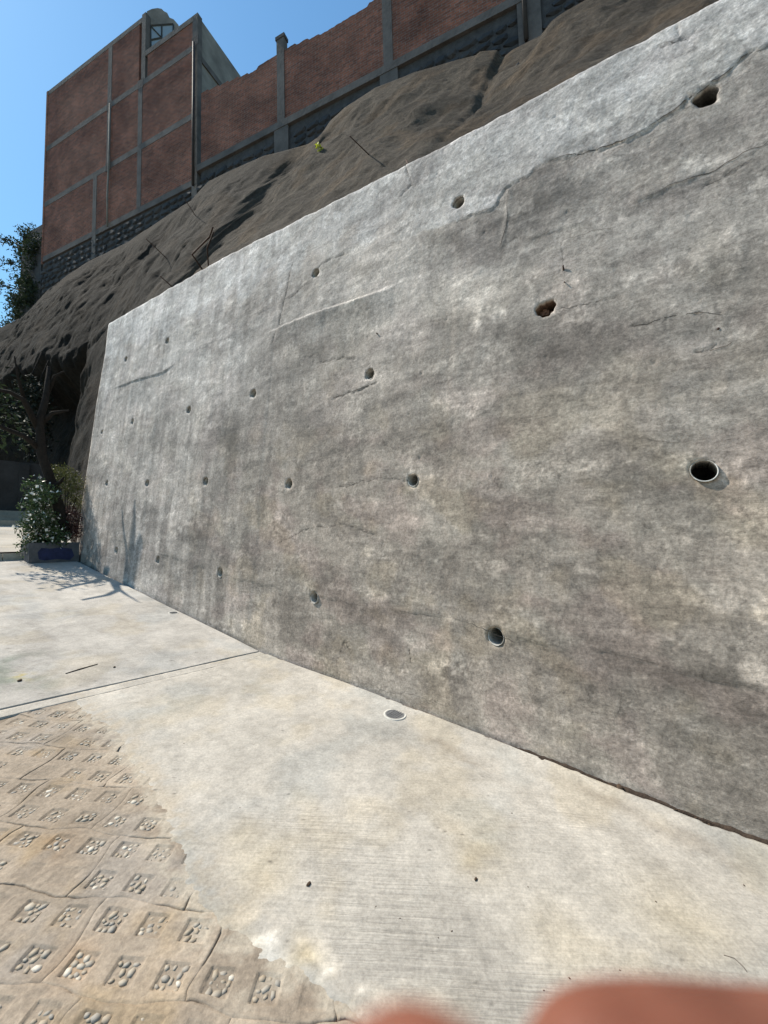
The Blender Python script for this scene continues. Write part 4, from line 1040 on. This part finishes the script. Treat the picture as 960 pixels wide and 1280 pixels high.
def wire(pix, label, rad=0.02, lift=0.25, name='steel_rod', cat='rod', base=True):
    pts = []
    for k, (x, y) in enumerate(pix):
        if k == 0: q = at_slope(x, y); t0 = np.linalg.norm(q - CAM); pts.append(q)
        else: pts.append(CAM + ray(x, y) * (t0 - lift * k / len(pix)))
    o = MB().tube(pts, rad, 6).build(name, M['rust'], None, True); tag(o, label, cat); return o
wire([(252, 338), (240, 318), (262, 296), (266, 284)], 'twisted rusty wire looping out of the slope over the far wall', 0.017, 0.5, 'loose_wire', 'wire')
wire([(256, 334), (259, 310), (267, 290)], 'straight rusty wire beside the twisted loop', 0.015, 0.4, 'loose_wire', 'wire')
wire([(218, 358), (200, 345)], 'short rod leaning left out of the slope near the far wall end', 0.011, 0.3)
wire([(455, 187), (437, 170)], 'dark rod leaning out of the slope above the wall middle', 0.011, 0.3)
wire([(202, 314), (182, 298)], 'thin rod under the stone foundation of the brick building', 0.011, 0.2)
wire([(238, 262), (229, 246)], 'thin rod below the dark downpipe corner', 0.010, 0.2)
# rod standing on the wall's top edge
u, v = w_uv(508, 206); p = WP(u, float(wall_top(u)) - 0.05, -0.12)
tag(MB().tube([p, p + Z * 0.1 + WH * 0.02, p + Z * 0.24 + WH * 0.07], 0.008, 6).build('steel_rod', M['rust'], None, True), 'short dark rod sticking up from the top edge of the concrete wall', 'rod')
# pale broken pipe lying in the slope
wire([(648, 66), (641, 88), (637, 118)], 'pale vertical pipe stub half buried in the slope near the top', 0.03, 0.1, 'buried_pipe', 'pipe').data.materials[0] = M['planter']

# ================================================================== FAR LEFT CORNER
# kerb stones at the step
kr = tag(empty('kerb', P(9.75, 0, 0)), 'row of concrete kerb stones at the low step beyond the slab', 'kerb')
c = 2.05; k = 0
while c > -4:
    w_ = 0.30
    MB().quadbox(WH * 9.70 + CC * (c - w_ + 0.008) + Z * (float(gz(9.7)) - 0.1), CC * (w_ - 0.012), WH * 0.16, Z * 0.222).build('kerb_stone', M['edging'], kr)
    c -= w_
# upper walk behind the kerb
fu = np.linspace(9.865, 14.0, 60); fcg = np.linspace(-8, 4.5, 60); U, Cc = np.meshgrid(fu, fcg, indexing='ij')
o = add('upper_walk', PA(U, Cc, 0.006 * fbm(U * 1.5, Cc * 1.5, 3, 301) + 0.01).reshape(-1, 3), grid_faces(60, 60), M['slab'], cols=slab_color(U + 80, Cc).reshape(-1, 3))
a = o.data.attributes.new('Broom', 'FLOAT', 'POINT'); a.data.foreach_set('value', np.full(U.size, 0.1)); tag(o, 'pale concrete walk beyond the kerb stones', kind='structure')
# steps and shaded wall
stp = tag(empty('concrete_steps', P(14.2, 1.5, 0)), 'low concrete steps at the left edge in front of the shaded wall', 'steps')
for k in range(3):
    MB().quadbox(WH * (13.9 + 0.34 * k) + CC * -3.0 + Z * (float(gz(13.9)) - 0.3), CC * 6.2, WH * 0.6, Z * (0.3 + 0.15 * (k + 1))).build('step', M['edging'], stp)
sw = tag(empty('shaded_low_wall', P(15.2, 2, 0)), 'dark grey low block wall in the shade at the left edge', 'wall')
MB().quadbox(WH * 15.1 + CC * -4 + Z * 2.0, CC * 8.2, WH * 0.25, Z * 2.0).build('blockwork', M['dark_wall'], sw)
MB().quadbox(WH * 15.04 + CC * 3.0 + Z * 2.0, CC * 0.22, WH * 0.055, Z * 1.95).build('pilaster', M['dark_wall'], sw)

# dark vines hanging over the hollow in the slope
vn = tag(empty('hanging_vines', P(15.5, 3.3, 0.3)), 'dark mass of hanging vines over the hollow at the left edge', 'vines')
cen = []
for k in range(30):
    q = hit(random.uniform(-60, 50), random.uniform(470, 565), CC * 3.9, CC); q = q - CC * random.uniform(-0.3, 0.2); cen.append(q)
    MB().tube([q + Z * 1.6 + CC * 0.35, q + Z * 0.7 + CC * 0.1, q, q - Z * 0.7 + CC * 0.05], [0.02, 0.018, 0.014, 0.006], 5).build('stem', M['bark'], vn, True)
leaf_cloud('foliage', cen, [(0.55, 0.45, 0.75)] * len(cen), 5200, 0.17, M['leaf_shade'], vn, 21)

# planter box with blue paint
pp = P(9.35, 2.0, 0)
pl = tag(empty('planter_box', pp), 'grey concrete planter box with blue paint against the wall end', 'planter')
pw, pd_, ph = 0.74, 0.55, 0.34
o0 = P(9.30, 2.02, -0.03); HZ = Z * ph
for (a_, b_, o_) in ((CC * pw, WH * 0.06, o0), (CC * pw, WH * 0.06, o0 + WH * (pd_ - 0.06)), (CC * 0.06, WH * (pd_ - 0.12), o0 + WH * 0.06), (CC * 0.06, WH * (pd_ - 0.12), o0 + WH * 0.06 + CC * (pw - 0.06))):
    MB().quadbox(o_, a_, b_, HZ + Z * 0.05).build('side', M['planter'], pl)
MB().quadbox(o0 + WH * 0.06 + CC * 0.06, CC * (pw - 0.12), WH * (pd_ - 0.12), Z * (ph - 0.02)).build('soil', M['soil'], pl)
# uneven blue patch painted on the street face
mb = MB(); pts = [(0.14, 0.10), (0.22, 0.07), (0.40, 0.09), (0.60, 0.06), (0.66, 0.14), (0.62, 0.27), (0.45, 0.30), (0.30, 0.28), (0.17, 0.30), (0.12, 0.22)]
for dd in (-0.003, 0.01):
    for (x, y) in pts: mb.v.append(o0 + CC * x + Z * y + WH * dd)
n = len(pts); mb.f.append(list(range(n))[::-1]); mb.f.append([n + i for i in range(n)])
for i in range(n): mb.f.append([i, (i + 1) % n, n + (i + 1) % n, n + i])
mb.build('blue_patch', M['blue'], pl)

# bare pruned tree growing from the planter, leaning out
def px_at(x, y, base, k=0.0):
    """point seen at a pixel on the upright plane through base that faces the street end"""
    return hit(x, y, base - WH * k, WH)
tb_ = P(9.62, 2.40, 0.3)
tr = tag(empty('leaning_tree', tb_), 'dark pruned tree leaning from the planter box with bare limbs', 'tree')
tp = [tb_] + [px_at(x, y, tb_, kk) for x, y, kk in ((80, 660, 0), (72, 628, 0.02), (62, 597, 0.05), (52, 568, 0.1), (49, 528, 0.15), (57, 499, 0.2), (61, 458, 0.25))]
MB().tube(tp, [0.11, 0.10, 0.092, 0.085, 0.075, 0.065, 0.05, 0.028], 10, jit=0.10).build('trunk', M['bark'], tr, True)
def limb(pix, rads, k0=0.1, dk=0.15):
    MB().tube([px_at(x, y, tb_, k0 + dk * i) for i, (x, y) in enumerate(pix)], rads, 7, jit=0.1).build('limb', M['bark'], tr, True)
limb([(51, 530), (66, 516), (86, 513)], [0.05, 0.035, 0.015])
limb([(50, 540), (30, 500), (12, 490), (-20, 484)], [0.06, 0.045, 0.035, 0.02])
limb([(58, 497), (68, 470), (80, 464)], [0.04, 0.025, 0.01])
limb([(49, 560), (30, 545), (5, 535), (-25, 520)], [0.055, 0.04, 0.03, 0.015], 0.1, 0.05)
limb([(66, 610), (76, 602), (80, 596)], [0.045, 0.03, 0.01])
limb([(30, 500), (22, 470), (18, 445)], [0.035, 0.02, 0.01])
cen = [px_at(x, y, tb_, kk) for x, y, kk in ((5, 498, -.5), (-12, 520, -.6), (12, 525, -.5), (-5, 548, -.6), (-25, 490, -.4), (-30, 545, -.5), (28, 545, -.3))]
leaf_cloud('crown', cen, [0.30] * len(cen), 380, 0.11, M['leaf_dark'], tr, 11)

# bushes of the planter
b0 = P(9.55, 2.1, 0.3)
bs = tag(empty('white_flowering_bush', b0), 'bushy green shrub dotted with white flowers in the planter box', 'bush')
def bush_pts(pix, k=0.0): return [px_at(x, y, b0, k + random.uniform(-0.25, 0.25)) for x, y in pix]
cen = bush_pts([(44, 610), (52, 622), (40, 632), (58, 640), (44, 648), (36, 660), (52, 664), (66, 655), (62, 676), (46, 678), (70, 672), (38, 682), (60, 618)])
leaf_cloud('foliage', cen, [0.21] * len(cen), 3600, 0.065, M['leaf_mid'], bs, 12)
leaf_cloud('blossom', [q - WH * 0.08 - CC * 0.03 for q in cen], [0.22] * len(cen), 230, 0.06, M['petal'], bs, 13, shape=0.8, shell=0.25)
for q in cen: MB().tube([b0 + CC * random.uniform(0, .3), (b0 + q) / 2 + CC * 0.05, q], [0.012, 0.008, 0.004], 5).build('stem', M['bark'], bs, True)
ob = tag(empty('olive_shrub', P(9.75, 2.65, 0.3)), 'feathery olive-green shrub behind the leaning trunk', 'shrub')
cen = [px_at(x, y, tb_, -0.15 + random.uniform(-.15, .15)) for x, y in ((82, 592), (92, 598), (86, 612), (98, 610), (76, 606), (90, 625), (100, 628), (72, 590))]
leaf_cloud('foliage', cen, [0.19] * len(cen), 2400, 0.05, M['leaf_olive'], ob, 14, shape=0.25)
mb = MB(); q0 = P(9.75, 2.65, 0.3)
for q in cen: mb.tube([q0, (q0 + q) / 2, q], [0.012, 0.009, 0.004], 5)
mb.build('stem', M['bark'], ob, True)
rb = tag(empty('reddish_shrub', P(9.6, 2.62, 0.3)), 'low reddish-brown shrub between the trunk and the wall end', 'shrub')
cen = [px_at(x, y, tb_, 0.05 + random.uniform(-.1, .1)) for x, y in ((86, 640), (94, 648), (90, 660), (97, 664), (84, 668))]
leaf_cloud('foliage', cen, [0.15] * len(cen), 1000, 0.05, M['leaf_red'], rb, 15, shape=0.4)
mb = MB(); q0 = P(9.6, 2.62, 0.3)
for q in cen: mb.tube([q0, (q0 + q) / 2, q], [0.01, 0.008, 0.004], 5)
mb.build('stem', M['bark'], rb, True)

# ================================================================== SMALL THINGS ON THE GROUND
def floor_drain(px, label, r=0.075):
    x, y = px; p = hit(x, y, np.zeros(3), N1)
    if p @ WH > UK:
        n2_ = np.cross(CC, WH + Z * S2); n2_ /= np.linalg.norm(n2_); p = hit(x, y, WH * UK + Z * SL * UK, n2_)
    u, c = float(p @ WH), float(p @ CC)
    root = tag(empty('floor_drain', P(u, c, 0)), label, 'floor drain', 'round drains along the foot of the wall')
    h0 = float(slab_height(np.array(u), np.array(c))) + (0.004 if u < UK else 0.001)
    def ringmesh(name, r0_, r1_, h0_, h1_, mat, cap=False):
        k = 32; vs_ = []; fs_ = []
        prof = [(r0_, h0_ - 0.03), (r0_, h1_), (r1_, h1_), (r1_, h0_ - 0.03)]
        for (rr, hh) in prof:
            for j in range(k):
                a_ = 2 * math.pi * j / k; vs_.append(P(u + rr * math.cos(a_), c + rr * math.sin(a_), hh))
        for i in range(3):
            for j in range(k): fs_.append([i * k + j, i * k + (j + 1) % k, (i + 1) * k + (j + 1) % k, (i + 1) * k + j])
        add(name, np.array(vs_), fs_, mat, root)
    ringmesh('collar', r * 1.22, r * 0.98, h0, h0 + 0.003, M['collar'])
    ringmesh('rim', r * 0.975, r * 0.86, h0, h0 + 0.0035, M['drain'])
    # slotted plate
    k = 28; vs_ = [P(u, c, h0 + 0.003)]; fs_ = []
    for j in range(k): a_ = 2 * math.pi * j / k; vs_.append(P(u + r * .855 * math.cos(a_), c + r * .855 * math.sin(a_), h0 + 0.003))
    for j in range(k): fs_.append([0, 1 + j, 1 + (j + 1) % k])
    add('plate', np.array(vs_), fs_, M['drain'], root)
    for t in (-0.5, -0.25, 0, 0.25, 0.5):
        hw = math.sqrt(max(0.05, 0.66 - t * t)) * r
        MB().quadbox(P(u + t * r - 0.003, c - hw, h0 + 0.0034), WH * 0.006 + Z * 0.0006, CC * 2 * hw, Z * 0.002).build('bar', M['drain'], root)
floor_drain((494, 894), 'dark round floor drain in a pale collar near the wall foot', 0.072)
floor_drain((217, 766), 'small pale floor drain near the tree shadow at the far wall foot', 0.05)

# twig on the far slab
n2_ = np.cross(CC, WH + Z * S2); n2_ /= np.linalg.norm(n2_)
def on_far(x, y, h=0.0): return hit(x, y, WH * UK + Z * (SL * UK + h), n2_)
a_, b_ = on_far(82, 842, .004), on_far(122, 830, .004)
tag(MB().tube([a_, a_ * .6 + b_ * .4 + Z * 0.001, b_], [0.004, 0.006, 0.003], 6).build('twig', M['twig'], None, True), 'thin dark twig lying on the far slab beyond the joint', 'twig')
def clod(p, r, name, label, cat, mat, seed, grp=None, el=1.6):
    rr = random.Random(seed); bm = bmesh.new(); bmesh.ops.create_icosphere(bm, subdivisions=2, radius=1.0)
    for v_ in bm.verts: 
        k = 1 + 0.25 * math.sin(v_.co.x * 4 + seed) * math.cos(v_.co.y * 5 + seed) + 0.1 * rr.uniform(-1, 1)
        v_.co = Vector((v_.co.x * r * el * k, v_.co.y * r * k, v_.co.z * r * 0.6 * k))
    me = bpy.data.meshes.new(name); bm.to_mesh(me); bm.free(); me.polygons.foreach_set('use_smooth', [True] * len(me.polygons))
    o = link(name, me, mat); o.location = tuple(np.asarray(p) + Z * r * 0.35); o.rotation_euler = (0, 0, rr.uniform(0, 3)); tag(o, label, cat, grp); return o
def on_near(x, y):
    u, c = g_uc(x, y); return P(u, c, float(slab_height(np.array(u), np.array(c))) + 0.004)
clod(on_near(386, 1108), 0.0075, 'dropping', 'dark brown dropping alone on the pale slab left of centre', 'debris', M['debris'], 1).rotation_euler = (0, 0, 1.0)
clod(on_near(595, 1101), 0.006, 'dirt_crumb', 'small dark crumb on the slab right of the brown dropping', 'debris', M['debris'], 2)
clod(on_far(25, 851), 0.014, 'dirt_crumb', 'black crumb on the far slab at the left edge', 'debris', M['debris'], 3)
clod(on_far(143, 834), 0.009, 'dirt_crumb', 'tiny dark crumb just right of the twig', 'debris', M['debris'], 4)
for k, (x, y, r_) in enumerate(((565, 1166, .004), (548, 1174, .003), (640, 1018, .004), (500, 1150, .003), (712, 1225, .004), (930, 1105, .005), (680, 1240, .003), (775, 1215, .003), (470, 1135, .003), (560, 960, .003), (520, 930, .003), (300, 1010, .003), (230, 930, .004), (430, 960, .003), (820, 1130, .004), (660, 1110, .003))):
    clod(on_near(x, y), r_ * 0.6, 'dirt_crumb', 'tiny dark crumb scattered on the pale slab', 'debris', M['debris'], 20 + k, 'tiny crumbs on the slab')
# litter caught in the gap against the wall
for k in range(26):
    u = random.uniform(-0.15, 0.75) ; p = P(u, C0 - random.uniform(0.0, 0.03), 0.004)
    if k == 0: u, c = g_uc(776, 984); p = P(u, C0 - 0.012, 0.012)
    clod(p, random.uniform(0.003, 0.008) if k else 0.016, 'dry_litter', 'bit of dry litter caught in the gap along the wall foot', 'litter', M['debris'], 60 + k, 'litter along the wall foot')
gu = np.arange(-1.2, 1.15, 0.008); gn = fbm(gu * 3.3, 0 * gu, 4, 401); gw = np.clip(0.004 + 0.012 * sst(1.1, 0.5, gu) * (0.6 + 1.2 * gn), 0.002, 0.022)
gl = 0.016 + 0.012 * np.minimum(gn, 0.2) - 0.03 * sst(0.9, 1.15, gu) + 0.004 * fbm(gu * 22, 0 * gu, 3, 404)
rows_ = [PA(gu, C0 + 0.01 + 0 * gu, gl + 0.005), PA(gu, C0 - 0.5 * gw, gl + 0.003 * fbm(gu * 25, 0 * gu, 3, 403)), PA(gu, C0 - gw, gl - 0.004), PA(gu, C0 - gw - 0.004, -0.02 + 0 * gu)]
o = add('gap_shade_strip', np.stack(rows_, 1).reshape(-1, 3), grid_faces(len(gu), 4, True), M['soil']); tag(o, 'dark soil packed in the gap along the foot of the wall', kind='stuff')  # dark strip added to give the gap its deep shade, with some dirt
# curled dry straw on the slab at the right
pts = [on_near(x, y) + Z * 0.001 for x, y in ((905, 1196), (918, 1200), (930, 1211), (934, 1217))]
tag(MB().tube(pts, 0.0010, 5).build('dry_straw', M['twig'], None, True), 'curled dry straw on the slab at the lower right', 'straw')

# ================================================================== HAND OF THE PHOTOGRAPHER
def CP(x, y, z):   # metres right, up, forward of the lens
    return CAM + RIGHT * x + UPV * y + fwd * z
hand_pts, hand_r, edges = [], [], []
def hv(p, r): hand_pts.append(CP(*p)); hand_r.append(r); return len(hand_pts) - 1
wrist = hv((0.075, -0.205, 0.050), (0.029, 0.021))
palm = hv((0.082, -0.140, 0.052), (0.030, 0.015)); edges.append((wrist, palm))
fore = hv((0.06, -0.28, 0.040), (0.033, 0.027)); fore2 = hv((0.035, -0.38, 0.02), (0.042, 0.038)); edges += [(fore, wrist), (fore2, fore)]
def finger(knuckle, chain):
    prev = hv(knuckle[:3], (0.0105, 0.0105)); edges.append((palm, prev))
    for (x, y, z, r) in chain: q = hv((x, y, z), (r, r)); edges.append((prev, q)); prev = q
# index lies across from the right, its tip turned to the left; the middle finger curls up beside it
finger((0.083, -0.082, 0.050), [(0.060, -0.061, 0.040, 0.0096), (0.038, -0.0505, 0.0320, 0.0092), (0.0200, -0.0446, 0.0282, 0.0090), (0.0092, -0.0434, 0.0272, 0.0082)])
finger((0.076, -0.100, 0.052), [(0.050, -0.092, 0.050, 0.0092), (0.020, -0.078, 0.036, 0.0088), (0.0040, -0.047, 0.0225, 0.0086), (0.0002, -0.0295, 0.0182, 0.0086)])
finger((0.072, -0.118, 0.054), [(0.048, -0.114, 0.062, 0.0088), (0.028, -0.118, 0.056, 0.0080), (0.018, -0.126, 0.048, 0.0070)])
finger((0.068, -0.136, 0.054), [(0.050, -0.136, 0.062, 0.0078), (0.034, -0.142, 0.056, 0.0070), (0.028, -0.150, 0.050, 0.0060)])
prev = hv((0.104, -0.150, 0.040), (0.014, 0.014)); edges.append((palm, prev))
for (x, y, z, r) in ((0.118, -0.122, 0.030, 0.0105), (0.118, -0.098, 0.022, 0.0098), (0.112, -0.080, 0.016, 0.0080)):
    q = hv((x, y, z), (r, r)); edges.append((prev, q)); prev = q
me = bpy.data.meshes.new('hand'); me.from_pydata([tuple(p) for p in hand_pts], edges, []); me.update()
pr = tag(empty('person', CP(0.035, -0.38, 0.02)), 'out-of-focus fingertips of a hand poking into the bottom edge of the picture', 'person')
ho = link('hand', me, M['skin'], pr)
sk = ho.modifiers.new('Skin', 'SKIN'); sk.use_smooth_shade = True; sk.branch_smoothing = 0.4
for i, v_ in enumerate(me.skin_vertices[0].data if me.skin_vertices else []): v_.radius = hand_r[i]; v_.use_root = (i == wrist)
if not me.skin_vertices:
    pass
ss = ho.modifiers.new('Subdivision', 'SUBSURF'); ss.levels = 2; ss.render_levels = 3
vs_, fs_ = [], []
mb = MB(); mb.tube([CP(0.058, -0.29, 0.038), CP(0.05, -0.32, 0.032), CP(0.035, -0.385, 0.019), CP(0.02, -0.45, 0.0)], [0.040, 0.043, 0.050, 0.054], 24, jit=0.03)
mb.build('sleeve', M['sleeve'], pr, True)
